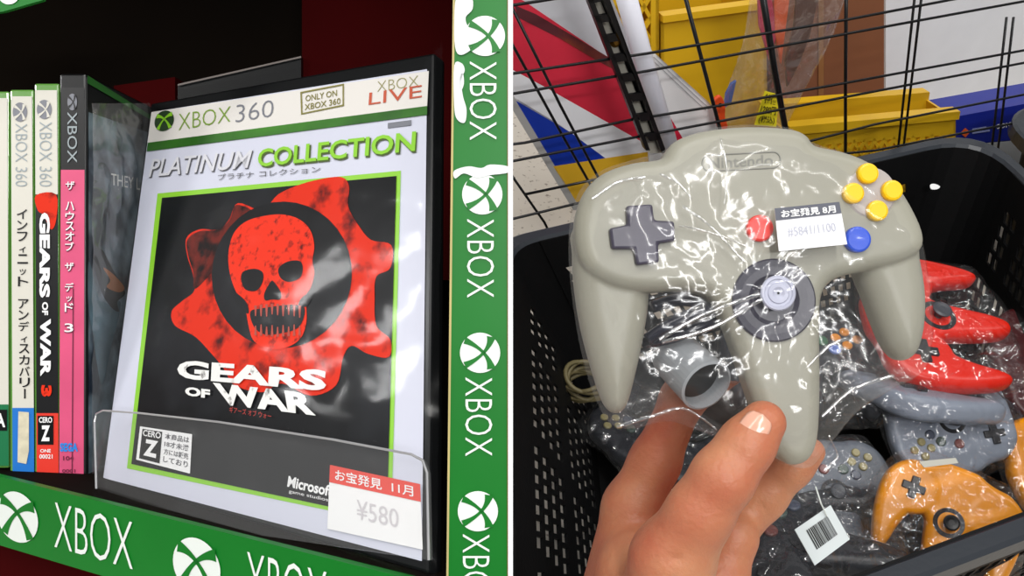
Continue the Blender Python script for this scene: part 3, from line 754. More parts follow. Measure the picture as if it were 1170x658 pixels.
# blue box
BB = Plane(GR.p + gn * 0.09, gn)
o = thing('blue_box', BB.hit(1130, 170), 'blue printed box with orange diamond and white lettering behind the bins', 'box')
poly('box_body', BB, [(1088, 134), (1250, 104), (1250, 152), (1090, 166)], 0, mat('box_blue_print', (26, 40, 142), 0.35), o, thick=0.05)
poly('orange_diamond', BB, [(1103, 146), (1108.5, 151), (1103, 157), (1097, 152)], 0.0006, mat('box_orange_print', (226, 96, 40), 0.5), o)
lettering('box_lettering', BB, [('SONY', [(1139, 142), (1160, 138.5), (1160, 144), (1139, 147.5)], 0.02), ('for daily use', [(1113, 149), (1128, 146.5), (1128, 149), (1113, 151.5)], 0), ('outdoor set', [(1113, 152.5), (1131, 149.5), (1131, 152), (1113, 155)], 0)][:1], 0.0007, m_white, o)
mb = MB()
strip(mb, (1111, 147), (1127, 144.5), (1111, 149), (1127, 146.5), BB, 0.0007, 0.0001); strip(mb, (1111, 151), (1131, 148), (1111, 153), (1131, 150), BB, 0.0007, 0.0001)
mb.build('small_print_lines', mat('box_pale_print', (150, 160, 210), 0.5), o)
o = thing('grey_shelf_box', BB.hit(1120, 190), 'pale grey box under the blue box behind the bins', 'box')
poly('box_body', BB, [(1090, 167), (1250, 153), (1250, 260), (1090, 280)], 0.0, mat('pale_grey_board', (176, 178, 180), 0.6, var=0.1, vscale=10), o, thick=0.05)

# clear bag with small long parts, price tag and clip
CB = Plane(GR.p + gn * 0.05, gn)
cb = thing('clear_bag', CB.hit(860, 160), 'long clear bag of red and dark items with yellow tag behind the grid', 'bag')
o_, mmx = CB.hit(890, 70), None
uX = gd; uZ = Vector((0, 0, 1))
def cbmap(v): return o_ + uX * v[0] * 0.001 + uZ * v[1] * 0.001 - gn * v[2] * 0.001
def to_cb(px, py):
    p = CB.hit(px, py) - o_; return (p.dot(uX) * 1000, p.dot(uZ) * 1000)
film_sheet('bag_film', [to_cb(*p) for p in [(866, -30), (915, -34), (966, -30), (955, 30), (928, 85), (900, 140), (880, 170), (835, 170), (818, 150), (835, 90), (850, 45)]], 6, (7, 5),
           film('grid_bag_film', gloss=0.12, milk=0.06, rough=0.12, bscale=30, bump=0.7), cb, cbmap, rings=18, seed=2)
def slab(name, pts, colr, parent, h=0.0, th=0.004, r=0.4): 
    return bevel(poly(name, CB, pts, h, mat(name + '_colour', colr, r, var=0.1, vscale=40), parent, thick=th), 0.001)
it = thing('packed_toy', CB.hit(880, 70), 'red and purple slim item inside the long clear bag', 'toy')
slab('red_band', [(866, -20), (880, -20), (888, 40), (880, 70), (868, 30)], (190, 50, 80), it)
slab('orange_band', [(884, -20), (905, -20), (898, 34), (893, 74), (886, 40)], (222, 96, 44), it, 0.001)
it = thing('packed_toy', CB.hit(920, 50), 'dark brown slim item at the right in the long clear bag', 'toy')
slab('brown_body', [(912, -20), (940, -20), (926, 40), (915, 70), (900, 100), (898, 70), (908, 30)], (96, 62, 46), it, 0.002)
slab('blue_tip', [(836, 96), (842, 92), (836, 118), (828, 124), (830, 108)], (48, 78, 150), it)
tagm = mat('yellow_tag_paper', (244, 226, 40), 0.5)
tg = thing('price_tag', CB.hit(877, 140, 0.012), 'bright yellow tag with dark writing on the long clear bag', 'tag')
TQ = [(874, 104), (890, 108), (887, 145), (862, 143)]
poly('tag_card', CB, TQ, 0.010, tagm, tg, thick=0.0006)
lettering('tag_writing', CB, [('特価', subquad(TQ, 0.12, 0.06, 0.88, 0.34), 0.03), ('1280円', subquad(TQ, 0.08, 0.40, 0.92, 0.65), 0.03), ('(税込)', subquad(TQ, 0.12, 0.7, 0.9, 0.94), 0.02)], 0.0108, mat('tag_ink', (96, 84, 10), 0.6), tg)
cl = thing('plastic_clip', CB.hit(822, 145, 0.012), 'orange red plastic clip at the foot of the long clear bag', 'clip')
o = poly('clip_body', CB, sp2([(817, 114), (824, 110), (829, 120), (829, 134), (832, 146), (822, 148), (818, 134), (816, 122)], 4), 0.012, mat('clip_orange', (216, 74, 26), 0.35), cl, thick=0.005); bevel(o, 0.0015)
MB().lathe(CB.hit(823, 120, 0.0125), gn, [(0.0022, -0.001), (0.0022, 0.001)], 16).build('clip_hole_ring', m_blackp, cl)

# ================================================================== THE BIN
m_bin = mat('black_bin_plastic', (9, 9, 10), 0.6, spec=0.2, var=0.1, vscale=60, bump=0.1, bscale=300)
m_rim = mat('bin_rim_plastic', (46, 50, 56), 0.38, bump=0.08, bscale=300)
def rquad(C, r, n=7):
    """rounded horizontal quadrilateral, corners C anticlockwise"""
    out = []; N = len(C)
    for i in range(N):
        p, a, b = Vector(C[i]), Vector(C[i - 1]), Vector(C[(i + 1) % N])
        da, db = (a - p).normalized(), (b - p).normalized()
        rr = r[i] if isinstance(r, (list, tuple)) else r
        A, B = p + da * rr, p + db * rr
        for k in range(n + 1):
            t = k / n; out.append(A * (1 - t) ** 2 + p * 2 * t * (1 - t) + B * t * t)
    return out
def inset(C, d, dz=0):
    N = len(C); out = []
    dd = d if isinstance(d, (list, tuple)) else [d] * N           # d[i] = inset of edge i (C[i] -> C[i+1])
    for i in range(N):
        p = Vector(C[i]); e0 = (p - Vector(C[i - 1])).normalized(); e1 = (Vector(C[(i + 1) % N]) - p).normalized()
        n0, n1 = Vector((-e0.y, e0.x, 0)), Vector((-e1.y, e1.x, 0))
        a = p + n0 * dd[i - 1]; b = p + n1 * dd[i]
        cr = e0.x * e1.y - e0.y * e1.x
        t = ((b - a).x * e1.y - (b - a).y * e1.x) / cr
        q = a + e0 * t; q.z += dz; out.append(q)
    return out
def build_bin(C, rr, depth, taper, name, label, holes=True, rimw=0.016):
    t = thing(name, (sum((c.x for c in C)) / 4, sum((c.y for c in C)) / 4, C[0].z - depth), label, 'bin')
    inr = inset(C, rimw)
    def lift(L, dz): return [Vector((p.x, p.y, p.z + dz)) for p in L]
    L0 = lift(rquad(C, rr), -0.016); L1 = lift(rquad(C, rr), -0.002); L1b = rquad(inset(C, 0.003), rr); L2 = rquad(inset(C, rimw - 0.003), [x * 0.92 for x in rr]); L3 = lift(rquad(inr, [x * 0.9 for x in rr]), -0.004)
    mb = MB(); n = len(L0)
    for L in (L0, L1, L1b, L2, L3): mb.v += [tuple(p) for p in L]
    for k in range(4):
        for j in range(n): mb.f.append([k * n + j, k * n + (j + 1) % n, (k + 1) * n + (j + 1) % n, (k + 1) * n + j])
    mb.build('rim', m_rim, t, smooth=False)
    top = lift(rquad(inr, [x * 0.9 for x in rr]), -0.003); bot = rquad(inset(inr, taper, -depth + 0.003), [x * 0.8 for x in rr])
    seg = 8
    # corners and walls; walls carry diamond perforation
    for i in range(4):
        a = i * seg + seg - 1; b = ((i + 1) % 4) * seg
        mb = MB()
        for k in range(seg - 1):                         # rounded corner
            p = i * seg + k
            mb.add([top[p], top[p + 1], bot[p + 1], bot[p]], [(0, 1, 2, 3)])
        mb.build('corner', m_bin, t, smooth=True)
        TL_, TR_, BR_, BL_ = top[a], top[b], bot[b], bot[a]
        Lw = (TR_ - TL_).length
        mb = MB()
        def g(u, v): return (TL_ * (1 - u) + TR_ * u) * (1 - v) + (BL_ * (1 - u) + BR_ * u) * v
        nu_ = max(4, int(Lw / 0.0135)); nv_ = 12
        for iu in range(nu_):
            for iv in range(nv_):
                u0, u1, v0, v1 = iu / nu_, (iu + 1) / nu_, iv / nv_, (iv + 1) / nv_
                solid = (not holes) or iv in (0, 1, 6, 11) or iu in (0, nu_ - 1) or iu % 8 == 4
                if solid: mb.add([g(u0, v0), g(u1, v0), g(u1, v1), g(u0, v1)], [(0, 1, 2, 3)]); continue
                cu, cv = (u0 + u1) / 2, (v0 + v1) / 2; hu, hv = (u1 - u0) * 0.34, (v1 - v0) * 0.36; sk = (u1 - u0) * 0.16
                mb.add([g(u0, v0), g(u1, v0), g(u1, v1), g(u0, v1), g(cu - hu + sk, cv - hv), g(cu + hu + sk, cv - hv), g(cu + hu - sk, cv + hv), g(cu - hu - sk, cv + hv)],
                       [(0, 1, 5, 4), (1, 2, 6, 5), (2, 3, 7, 6), (3, 0, 4, 7)])
        o = mb.build('wall', m_bin, t)
        md = o.modifiers.new('thickness', 'SOLIDIFY'); md.thickness = 0.0025; md.offset = 0
    mesh('bottom', [tuple(p) for p in bot], [list(range(len(bot)))], m_bin, t)
    return t
BR_ = Vector((0.555, 0.832, RIMZ)); BLc = Vector((-0.015, 0.611, RIMZ)); FRc = Vector((0.57, 0.370, RIMZ)); FLc = Vector((-0.015, 0.162, RIMZ))
big_bin = build_bin([FLc, FRc, BR_, BLc], [0.03, 0.03, 0.085, 0.03], 0.205, [0.02, 0.012, 0.03, 0.085], 'storage_bin', 'large black plastic bin with perforated walls full of bagged controllers')
# neighbour bin on the right
n1 = [Vector((0.60, 0.36, RIMZ)), Vector((1.05, 0.53, RIMZ)), Vector((1.06, 1.04, RIMZ)), Vector((0.588, 0.868, RIMZ))]
build_bin(n1, [0.03, 0.03, 0.05, 0.06], 0.205, 0.03, 'storage_bin', 'second black bin whose rounded rim shows at the right edge', holes=False)

# ================================================================== CONTROLLERS
half = [(0, 62), (18, 61), (29, 56), (40, 53), (56, 50), (70, 38), (78, 18), (79, -4), (76, -30), (70, -54), (62, -63), (54, -54), (48, -30), (40, -12), (30, -6), (22, -12), (18, -34), (13, -62), (7, -76), (0, -79)]
full = half + [(-x, y) for x, y in half[-2:0:-1]]
def controller_shell(outline, step, R=9.0, H=2.5):
    P = sp2(outline, 5); xs = [p[0] for p in P]; ys = [p[1] for p in P]
    lo = (min(xs) - 4, min(ys) - 4, -16); hi = (max(xs) + 4, max(ys) + 4, 16)
    X, Y, Z = grid3(lo, hi, step)
    s2 = sd_poly(P, X[:, :, 0], Y[:, :, 0])[:, :, None] * np.ones_like(Z)
    f = extr(s2, Z, H, R)
    # round lobe plates raised at both ends
    for sx in (-1, 1):
        f = smin(f, extr(np.sqrt((X - sx * 46) ** 2 + (Y - 18) ** 2) - 31, Z, 6.0, 6.0), 1.2)
    f = smin(f, extr(np.sqrt(X ** 2 + (Y + 6) ** 2) - 20, Z, 6.5, 5.0), 2)
    return nets(f, lo, step)
gen_V, gen_F = controller_shell(full, 2.2)
gen_me = None
def small_controller(label, group, colour, loc, yaw, tilt=(0, 0), bag=True, seed=1, stick=(70, 72, 78), btn=None, pad=(30, 30, 34), scale=1.0, film_m=None, name='game_controller', faced=True, short=''):
    global gen_me
    c = thing(name, loc, label, 'controller', group, rot=(tilt[0], tilt[1], yaw))
    c.scale = (scale, scale, scale)
    if gen_me is None:
        gen_me = bpy.data.meshes.new('shell'); gen_me.from_pydata((gen_V * 0.001).tolist(), [], [list(map(int, f)) for f in gen_F]); gen_me.update()
        gen_me.polygons.foreach_set('use_smooth', [True] * len(gen_me.polygons)); gen_me.materials.append(None)
    me = gen_me.copy(); me.materials[0] = colour
    o = bpy.data.objects.new('shell', me); COL.objects.link(o); o.parent = c
    mm = lambda v: tuple(x * 0.001 for x in v)
    dk = mat('controller_pad_%d_%d_%d' % pad, pad, 0.4)
    mb = MB(); z0, z1 = 0.0115, 0.0150
    cr = [(-4.5, 13), (4.5, 13), (4.5, 4.5), (13, 4.5), (13, -4.5), (4.5, -4.5), (4.5, -13), (-4.5, -13), (-4.5, -4.5), (-13, -4.5), (-13, 4.5), (-4.5, 4.5)]
    mb.prism([Vector(((x - 46) * 0.001, (y + 18) * 0.001, z1)) for x, y in cr][::-1], (0, 0, z0 - z1)); bevel(mb.build('direction_pad', dk, c, local=True), 0.001)
    sm = mat('controller_stick_%d_%d_%d' % stick, stick, 0.4)
    ring = MB().lathe((0, -0.006, 0), (0, 0, 1), [(0.017, 0.011), (0.017, 0.0126), (0.012, 0.0120), (0.006, 0.0105)], 28).build('stick_socket', dk, c, local=True)
    MB().lathe((0, -0.006, 0), (0, 0, 1), [(0.004, 0.010), (0.004, 0.019), (0.0085, 0.020), (0.009, 0.022), (0.007, 0.0232), (0.0035, 0.0225)], 24).build('stick', sm, c, local=True, smooth=False)
    b = btn or [(240, 180, 30)] * 4 + [(30, 70, 200), (30, 130, 70), (210, 40, 40)]
    pos = [(46, 33, 5), (36, 24, 5), (57, 24, 5), (46, 15, 5), (33, 8, 6), (22, 18, 6), (0, 24, 6)]
    for col, (x, y, r) in (zip(b, pos) if faced else ()):
        z = 0.0118 if x else 0.0112
        MB().lathe((x * 0.001, y * 0.001, 0), (0, 0, 1), [(r * .001, z - 0.002), (r * .001, z + 0.002), (r * .0008, z + 0.003)], 20).build('button', mat('button_%d_%d_%d' % col, col, 0.3), c, local=True)
    if bag:
        b_ = thing('clear_bag', loc, 'clear crinkled bag around the ' + short, 'bag', 'clear bags in the bin', rot=(tilt[0], tilt[1], yaw)); b_.scale = c.scale
        ol = [(0, 72), (35, 68), (72, 58), (84, 30), (86, -10), (84, -50), (68, -72), (30, -82), (0, -86), (-34, -82), (-68, -72), (-84, -50), (-86, -8), (-84, 34), (-70, 60), (-34, 69)]
        ol = [(x + random.uniform(-5, 5), y + random.uniform(-5, 5)) for x, y in ol]
        film_sheet('bag_film', ol, 9, (17, 12), film_m or film('bin_bag_film', gloss=0.06, milk=0.01, rough=0.10, bscale=34, bump=0.8), b_, None, rings=26, seed=seed * 3.1)
    return c
G_C = 'bagged controllers in the bin'
m_red = mat('controller_red', (226, 34, 10), 0.32)
m_yelc = mat('controller_amber', (238, 150, 0), 0.32)
m_ice = mat('controller_blue_grey', (138, 146, 160), 0.38)
m_gry = mat('controller_grey', (98, 104, 114), 0.4)
m_drk = mat('controller_charcoal', (34, 36, 42), 0.4)
R_ = math.radians
MUTE = [(150, 140, 96)] * 4 + [(70, 76, 92), (70, 84, 78), (120, 70, 66)]
red_c = small_controller('bright red three pronged controller in the bin beside the big grey controller', G_C, m_red, hz(1058, 368, 0.14), R_(84), (R_(4), R_(-10)), seed=1, faced=False, short='bright red controller beside the big grey prong')
yel_c = small_controller('amber yellow three pronged controller near the front rim of the bin', G_C, m_yelc, hz(1082, 592, 0.115), R_(-26), (R_(34), R_(4)), seed=2, scale=0.68, faced=False, stick=(24, 24, 26), short='amber controller near the front rim')
ice_c = small_controller('blue grey controller under the right prong of the big controller', G_C, m_ice, hz(1030, 440, 0.09), R_(96), (R_(10), R_(28)), seed=3, btn=MUTE, short='blue grey controller under the right prong')
gw_c = small_controller('grey controller in brownish bag between the red and amber ones', G_C, m_ice, hz(1084, 486, 0.085), R_(186), (R_(-34), R_(6)), seed=4, scale=0.74, btn=MUTE, short='grey controller between red and amber ones')
gf_c = small_controller('slate grey controller at the bin front right of the barcode tag', G_C, m_gry, hz(948, 562, 0.085), R_(14), (R_(16), R_(-4)), seed=5, scale=0.74, btn=MUTE, short='slate grey controller by the barcode tag')
dk_c = small_controller('charcoal controller with orange buttons seen between the grey prongs', G_C, m_drk, hz(912, 412, 0.10), R_(-8), (R_(4), R_(0)), seed=6, btn=[(240, 150, 30)] * 4 + [(90, 120, 200), (60, 110, 80), (170, 40, 40)], short='charcoal controller with orange buttons')
dk2 = small_controller('black controller low under the barcode tag at the bin front', G_C, m_drk, hz(915, 625, 0.09), R_(70), (R_(-10), R_(10)), seed=7, btn=MUTE, short='black controller under the barcode tag')
lf_c = small_controller('charcoal bagged controller left of the hand against the perforated wall', G_C, m_drk, hz(745, 500, 0.05), R_(140), (R_(6), R_(0)), seed=8, scale=0.8, btn=MUTE, short='charcoal controller left of the hand')
ob_c = small_controller('orange bagged controller by the right wall of the bin', G_C, m_yelc, hz(1215, 550, 0.06), R_(100), (R_(0), R_(-20)), seed=9, scale=0.8, faced=False, short='orange controller by the right wall')
mr_c = small_controller('deep maroon bagged controller in shadow by the right wall', G_C, mat('controller_maroon', (70, 12, 16), 0.35), hz(1192, 420, 0.07), R_(80), (R_(0), R_(-20)), seed=10, scale=0.85, faced=False, short='deep maroon controller by the right wall')

# barcode tag
tp = frontal(0.50, 0.15, 0.5, at=(940, 610))
bt_ = thing('barcode_tag', tp.hit(940, 625), 'white barcode tag tied on a bag at the bin front', 'tag')
TQ = [(908, 605), (949, 577), (971, 616), (931, 646)]
poly('tag_card', tp, TQ, 0, mat('tag_white_card', (214, 222, 222), 0.5), bt_, thick=0.0006)
mb = MB(); g = quad_uv(tp, TQ, 0.0004); x = 0.22; rr_ = random.Random(5)
while x < 0.80:
    wd = rr_.choice((0.012, 0.02, 0.03)); mb.add([g(x, 0.18), g(x + wd, 0.18), g(x + wd, 0.72), g(x, 0.72)], [(0, 1, 2, 3)]); x += wd + rr_.choice((0.012, 0.02))
mb.build('bars', m_black, bt_)
mb = MB(); mb.tube([tp.hit(945, 590, 0.001), tp.hit(938, 575, 0.006), tp.hit(932, 556, 0.002)], 0.0005, 6); mb.build('string', m_stripwhite, bt_)
pt = thing('price_tag', hz(1082, 508, 0.075), 'small pale price slip under the brownish bag in the bin', 'tag')
pp = frontal(0.62, 0.1, 0.6, at=(1072, 528)); poly('slip', pp, [(1050, 527), (1092, 523), (1095, 529), (1056, 534)], 0, mat('pale_slip', (190, 188, 176), 0.6), pt, thick=0.0005)
o = thing('paper_scrap', W(1068, 215, 0.90), 'tiny white paper scrap on the far inner wall of the bin', 'scrap')
sp = frontal(0.900, 0, 0.2, at=(1068, 213)); poly('scrap', sp, sp2([(1063, 211), (1068, 210), (1074, 213), (1071, 216), (1064, 216)], 4), 0, m_white, o, thick=0.0008)
# coiled tan cable in a bag at left
cb2 = thing('coiled_cable', hz(668, 445, 0.06), 'tan coiled cable lying behind the bag against the left bin wall', 'cable')
mb = MB(); c0 = hz(668, 445, 0.07)
mb.tube([c0 + Vector((0.020 * math.cos(a) * (1 + 0.12 * math.sin(a * 0.37)), 0.020 * math.sin(a), 0.004 * math.sin(a * 1.7) + a * 0.0006)) for a in [k * 0.28 for k in range(130)]], 0.0024, 8)
mb.build('cable_loops', mat('tan_cable', (116, 106, 72), 0.5), cb2, smooth=True)

# ================================================================== THE HELD CONTROLLER
D0 = 0.350
S = D0 / F * 1000                                        # mm per pixel at the controller
CX, CY = 862, 310
def mmp(x, y): return ((x - CX) * S, (CY - y) * S)
TILT = Matrix.Rotation(math.radians(-3), 3, 'X')
O_ = CAM + R3 @ Vector(((CX - 585) / F * D0, (329 - CY) / F * D0, -D0))
def cw(v): return O_ + R3 @ (TILT @ Vector((v[0], v[1], v[2])) * 0.001)
body_o = [(770, 163), (800, 152), (850, 146.5), (900, 149), (919, 157), (928, 168), (958, 175), (990, 188), (1020, 214), (1040, 248), (1048, 275), (1040, 292), (1018, 303), (985, 310), (952, 318),
          (936, 330), (930, 352), (929, 400), (928, 455), (924, 500), (912, 522), (892, 526), (876, 512), (866, 490), (855, 460), (840, 415), (826, 375), (815, 350), (800, 337), (770, 333), (735, 335), (700, 330), (672, 315), (658, 290), (656, 255),
          (666, 222), (688, 200), (722, 188), (752, 184), (760, 174)]
body_mm = [mmp(*p) for p in body_o]
P = sp2(body_mm, 3)
lo = (-84, -90, -18); hi = (84, 68, 18); st = 1.0
X, Y, Z = grid3(lo, hi, st)
s2 = sd_poly(P, X[:, :, 0], Y[:, :, 0])
s2 = s2[:, :, None] * np.ones_like(Z)
f = extr(s2, Z - 0.0015 * 0, 4.0, 6.5)
# handles, set a little lower than the plate, separated by a seam
rh = [mmp(*p) for p in [(975, 285), (1045, 262), (1053, 295), (1058, 335), (1056, 372), (1047, 402), (1030, 412), (1015, 398), (1003, 370), (992, 338), (982, 312)]]
lh = [mmp(*p) for p in [(660, 262), (735, 300), (742, 335), (738, 372), (728, 420), (716, 462), (703, 472), (690, 462), (677, 425), (664, 375), (657, 330), (655, 290)]]
for hq in (rh, lh):
    s3 = sd_poly(sp2(hq, 4), X[:, :, 0], Y[:, :, 0])[:, :, None] * np.ones_like(Z)
    f = smin(f, extr(s3, Z + 5.5, 1.5, 10.5), 0.3)
# hump under the stick
sx_, sy_ = mmp(873, 343)
hV, hF = nets(f, lo, st)
m_hc = mat('controller_warm_grey', (152, 150, 136), 0.42, var=0.03, vscale=20, bump=0.03, bscale=800)
hc = thing('game_controller', O_, 'large grey three pronged controller held up in the hand with coloured buttons', 'controller')
mesh('shell', [cw(v) for v in hV], hF, m_hc, hc, smooth=True)
def cdisc(name, px, py, r, z, hgt, m, seg=36, dish=0.0, prof=None, parent=None):
    x, y = mmp(px, py); c = cw((x, y, 0)); ax = (cw((x, y, 1)) - c).normalized(); k = 0.001
    pr = prof or [(r, z - 2), (r, z + hgt - 1), (r - 0.35, z + hgt - 0.35), (r - 1.1, z + hgt), (r * 0.5, z + hgt - dish)]
    return MB().lathe(c, ax, [(a * k, b * k) for a, b in pr], seg).build(name, m, parent or hc, smooth=False)
ZT = 10.5
m_cb = mat('button_yellow', (246, 196, 10), 0.3); m_db = mat('stick_dark_slate', (50, 48, 62), 0.35); m_sk = mat('stick_pale_grey', (176, 178, 196), 0.4)
cdisc('button_plate', 985, 224, 11.2, ZT, 0.4, mat('button_plate_grey', (168, 160, 156), 0.4))
for p in ((980, 203.5), (963.5, 225.5), (1006.5, 222.5), (989.5, 245)):
    cdisc('c_button', p[0], p[1], 4.5, ZT + 0.2, 2.8, m_cb)
cdisc('blue_button', 967, 277, 5.6, ZT, 3.0, mat('button_blue', (20, 76, 208), 0.25))
cdisc('start_button', 859.5, 264.5, 5.8, ZT, 2.5, mat('button_red', (226, 44, 30), 0.3))
cdisc('stick_socket', 874, 344, 17.5, ZT + 1.0, 0.6, m_db, 56, prof=[(17.9, ZT - 2), (17.9, ZT + 1.0), (17.2, ZT + 1.5), (14.5, ZT + 1.2), (11.0, ZT + 1.0), (9.0, ZT + 0.1)])
cdisc('stick', 873, 337, 7.5, ZT, 8, m_sk, 40, prof=[(3.5, ZT), (3.5, ZT + 6), (7.0, ZT + 6.5), (7.5, ZT + 7.5), (7.0, ZT + 8.2), (6.0, ZT + 8.3), (5.6, ZT + 7.8), (4.6, ZT + 7.8), (4.2, ZT + 8.3), (2.6, ZT + 8.2), (1.6, ZT + 7.7)])
cdisc('stick_pit', 873, 337, 1.0, ZT + 7.7, 0.3, m_blackp)
# direction pad
crs = [(711, 240), (740, 238), (742, 256), (764, 257), (765, 279), (746, 282), (747, 303), (722, 306), (719, 288), (695, 288), (692, 265), (712, 261)]
cm = [mmp(*p) for p in crs]
top_ = [cw((x, y, ZT + 3.4)) for x, y in cm]; off = cw((0, 0, -5)) - cw((0, 0, 0))
bevel(MB().prism(top_, off).build('direction_pad', mat('direction_pad_slate', (50, 44, 66), 0.35, var=0.1, vscale=60), hc), 0.0012, 3)
# moulded name on the top plate
nx = Plane(cw((0, 40, ZT + 0.15)), cw((0, 0, 1)) - cw((0, 0, 0)))
m_emb = mat('moulded_name_grey', (124, 123, 114), 0.5)
NQ = [(809, 180), (883, 176.5), (883.5, 189), (809.5, 193)]
lettering('moulded_name', nx, [('Nintendo', NQ, 0.02)], 0.0, m_emb, hc)
oo = []
for k in range(48):
    a = 2 * PI * k / 48; cxx = 847 + (36 if math.cos(a) > 0 else -36) + 8.6 * math.cos(a); cyy = 184.5 - (cxx - 847) * 0.048 - 9.2 * math.sin(a)
    oo.append(nx.hit(cxx, cyy, 0.0))
MB().tube(oo + [oo[0], oo[1]], 0.00032, 6, cap=False).build('name_border', m_emb, hc)
# cable and plug folded behind the prongs inside the bag
m_cable = mat('cable_black', (20, 22, 38), 0.25, coat=0.4)
m_plug = mat('plug_grey', (150, 154, 158), 0.38)
def pd(px, py, z): x, y = mmp(px, py); return cw((x, y, z))
mb = MB()
mb.tube(spline([pd(742, 388, -6), pd(765, 372, -3), pd(790, 360, -1), pd(815, 352, -3), pd(835, 350, -9)], 5, False), 0.0030, 12)
mb.tube(spline([pd(740, 392, -12), pd(770, 386, -8), pd(800, 374, -6), pd(835, 362, -10)], 5, False), 0.0028, 12)
mb.tube(spline([pd(750, 350, -12), pd(775, 342, -14), pd(800, 343, -14), pd(820, 352, -14)], 5, False), 0.0028, 12)
mb.build('cable', m_cable, hc, smooth=True)
a_, b_ = pd(780, 404, -26), pd(806, 440, -1)
ax_ = (b_ - a_).normalized(); L_ = (b_ - a_).length
MB().lathe(a_, ax_, [(0.006, -0.002), (0.0105, 0.0), (0.0118, 0.004), (0.0124, L_), (0.0112, L_ + 0.0006), (0.0108, L_ - 0.008)], 36).build('plug', m_plug, hc, smooth=False)
MB().lathe(a_, ax_, [(0.0106, L_ - 0.009), (0.0106, L_ - 0.0075)], 30).build('plug_socket', m_blackp, hc)

# clear bag round the held controller
bagm = film('held_bag_film', gloss=0.05, milk=0.02, rough=0.15, bscale=11, bump=0.8, dist=0.014, detail=1.5)
hb = thing('clear_bag', O_, 'clear crinkled plastic bag wrapped round the large grey held controller', 'bag')
bag_o = [(757, 172), (800, 148), (850, 141), (902, 144), (928, 160), (962, 171), (998, 188), (1028, 216), (1048, 250), (1058, 300), (1064, 345), (1062, 392), (1050, 425), (1012, 446), (975, 470), (945, 505), (918, 532), (870, 520),
         (835, 505), (800, 492), (762, 480), (722, 488), (698, 484), (682, 460), (668, 420), (657, 365), (650, 300), (652, 250), (664, 215), (688, 194), (722, 182)]
film_sheet('bag_film', [mmp(*p) for p in bag_o], 3.0, (16.5, 19), bagm, hb, cw, rings=46, seed=4)
# long wrinkle folds in the film
m_fold = film('fold_film', gloss=0.35, milk=0.12, rough=0.16, bscale=60, bump=0.6)
def fold(pts, wpx, z):
    P_ = spline([pd(x, y, z) for x, y in pts], 6, False); P2_ = spline([pd(x + wpx * 0.3, y + wpx, z + 1.2) for x, y in pts], 6, False); P3_ = spline([pd(x + wpx * 0.6, y + wpx * 2, z) for x, y in pts], 6, False)
    mb = MB(); n = len(P_); mb.add(P_ + P2_ + P3_, [(i, i + 1, n + i + 1, n + i) for i in range(n - 1)] + [(n + i, n + i + 1, 2 * n + i + 1, 2 * n + i) for i in range(n - 1)])
    mb.build('film_fold', m_fold, hb, smooth=True)
for pts, wv, z in (([(742, 385), (790, 358), (850, 336)], 2.2, 20), ([(745, 388), (800, 372), (853, 342)], 2.0, 20), ([(770, 240), (800, 262), (835, 300)], 2.5, 18), ([(765, 262), (800, 270), (840, 285)], 1.5, 18.5),
                   ([(700, 482), (740, 470), (775, 462), (810, 484)], 2.0, 8), ([(812, 165), (818, 200), (815, 240)], 2.5, 18), ([(925, 470), (960, 440), (1005, 425)], 2.0, 10), ([(910, 415), (935, 392), (955, 384)], 2.0, 10),
                   ([(672, 232), (700, 214), (730, 208)], 2.0, 17), ([(935, 490), (945, 515), (930, 530)], 2.5, 6), ([(745, 205), (765, 215), (780, 232)], 2, 18)):
    fold(pts, wv, z)
# price label on the bag
LPl = Plane(cw((30, 15, 20.0)), R3 @ (TILT @ Vector((0, 0, 1))))
lq = [(885, 238), (959, 230.5), (968, 279), (890, 287)]
pl_ = poly('price_label', LPl, lq, 0, mat('label_white', (238, 238, 242), 0.5), hb, thick=0.0003, label='white price label with dark grey header')
poly('label_header', LPl, [lq[0], lq[1], (961.5, 243.5), (886.5, 252)], 0.0003, mat('label_slate', (84, 86, 98), 0.5), pl_)
lettering('label_lettering', LPl, [('お宝発見 8月', [(892, 240), (954, 234), (955.5, 243), (893, 249)], 0.03)], 0.0006, m_white, pl_)
lettering('price_digits', LPl, [('#5841/1100', [(899, 260), (954, 254), (956, 265), (901, 271)], 0.0)], 0.0004, mat('faint_grey_ink', (190, 192, 204), 0.6), pl_)

# ================================================================== THE HAND
def hp(px, py, d):                                        # mm in the view frame of the hand
    return ((px - 585) / F * d * 1000, (329 - py) / F * d * 1000, -d * 1000)
lo = (0, -260, -440); hi = (160, -60, -290)
lo = np.array((5.0, -250.0, -425.0)); hi = np.array((165.0, -45.0, -275.0)); st = 1.5
X, Y, Z = grid3(lo, hi, st)
f = None
def limb(pts, k=6.0, join=8.0):
    global f
    g_ = None
    for (a, ra), (b, rb) in zip(pts[:-1], pts[1:]):
        c = capsule(X, Y, Z, hp(*a), hp(*b), ra, rb); g_ = c if g_ is None else smin(g_, c, k)
    f = g_ if f is None else smin(f, g_, join)
# palm
limb([((760, 700, 0.375), 33), ((760, 820, 0.37), 36), ((755, 1000, 0.36), 33)])
limb([((730, 650, 0.375), 20), ((800, 700, 0.375), 24)], join=16)
# index: knuckle at the left, curls behind the controller
limb([((700, 690, 0.385), 17), ((722, 580, 0.392), 14.0), ((748, 528, 0.392), 12.0), ((780, 455, 0.386), 10.0), ((835, 420, 0.379), 8.0)], join=5)
# middle finger behind
limb([((765, 670, 0.392), 13), ((815, 580, 0.398), 11.5), ((862, 510, 0.388), 9.5), ((885, 480, 0.380), 8.2)], join=3)
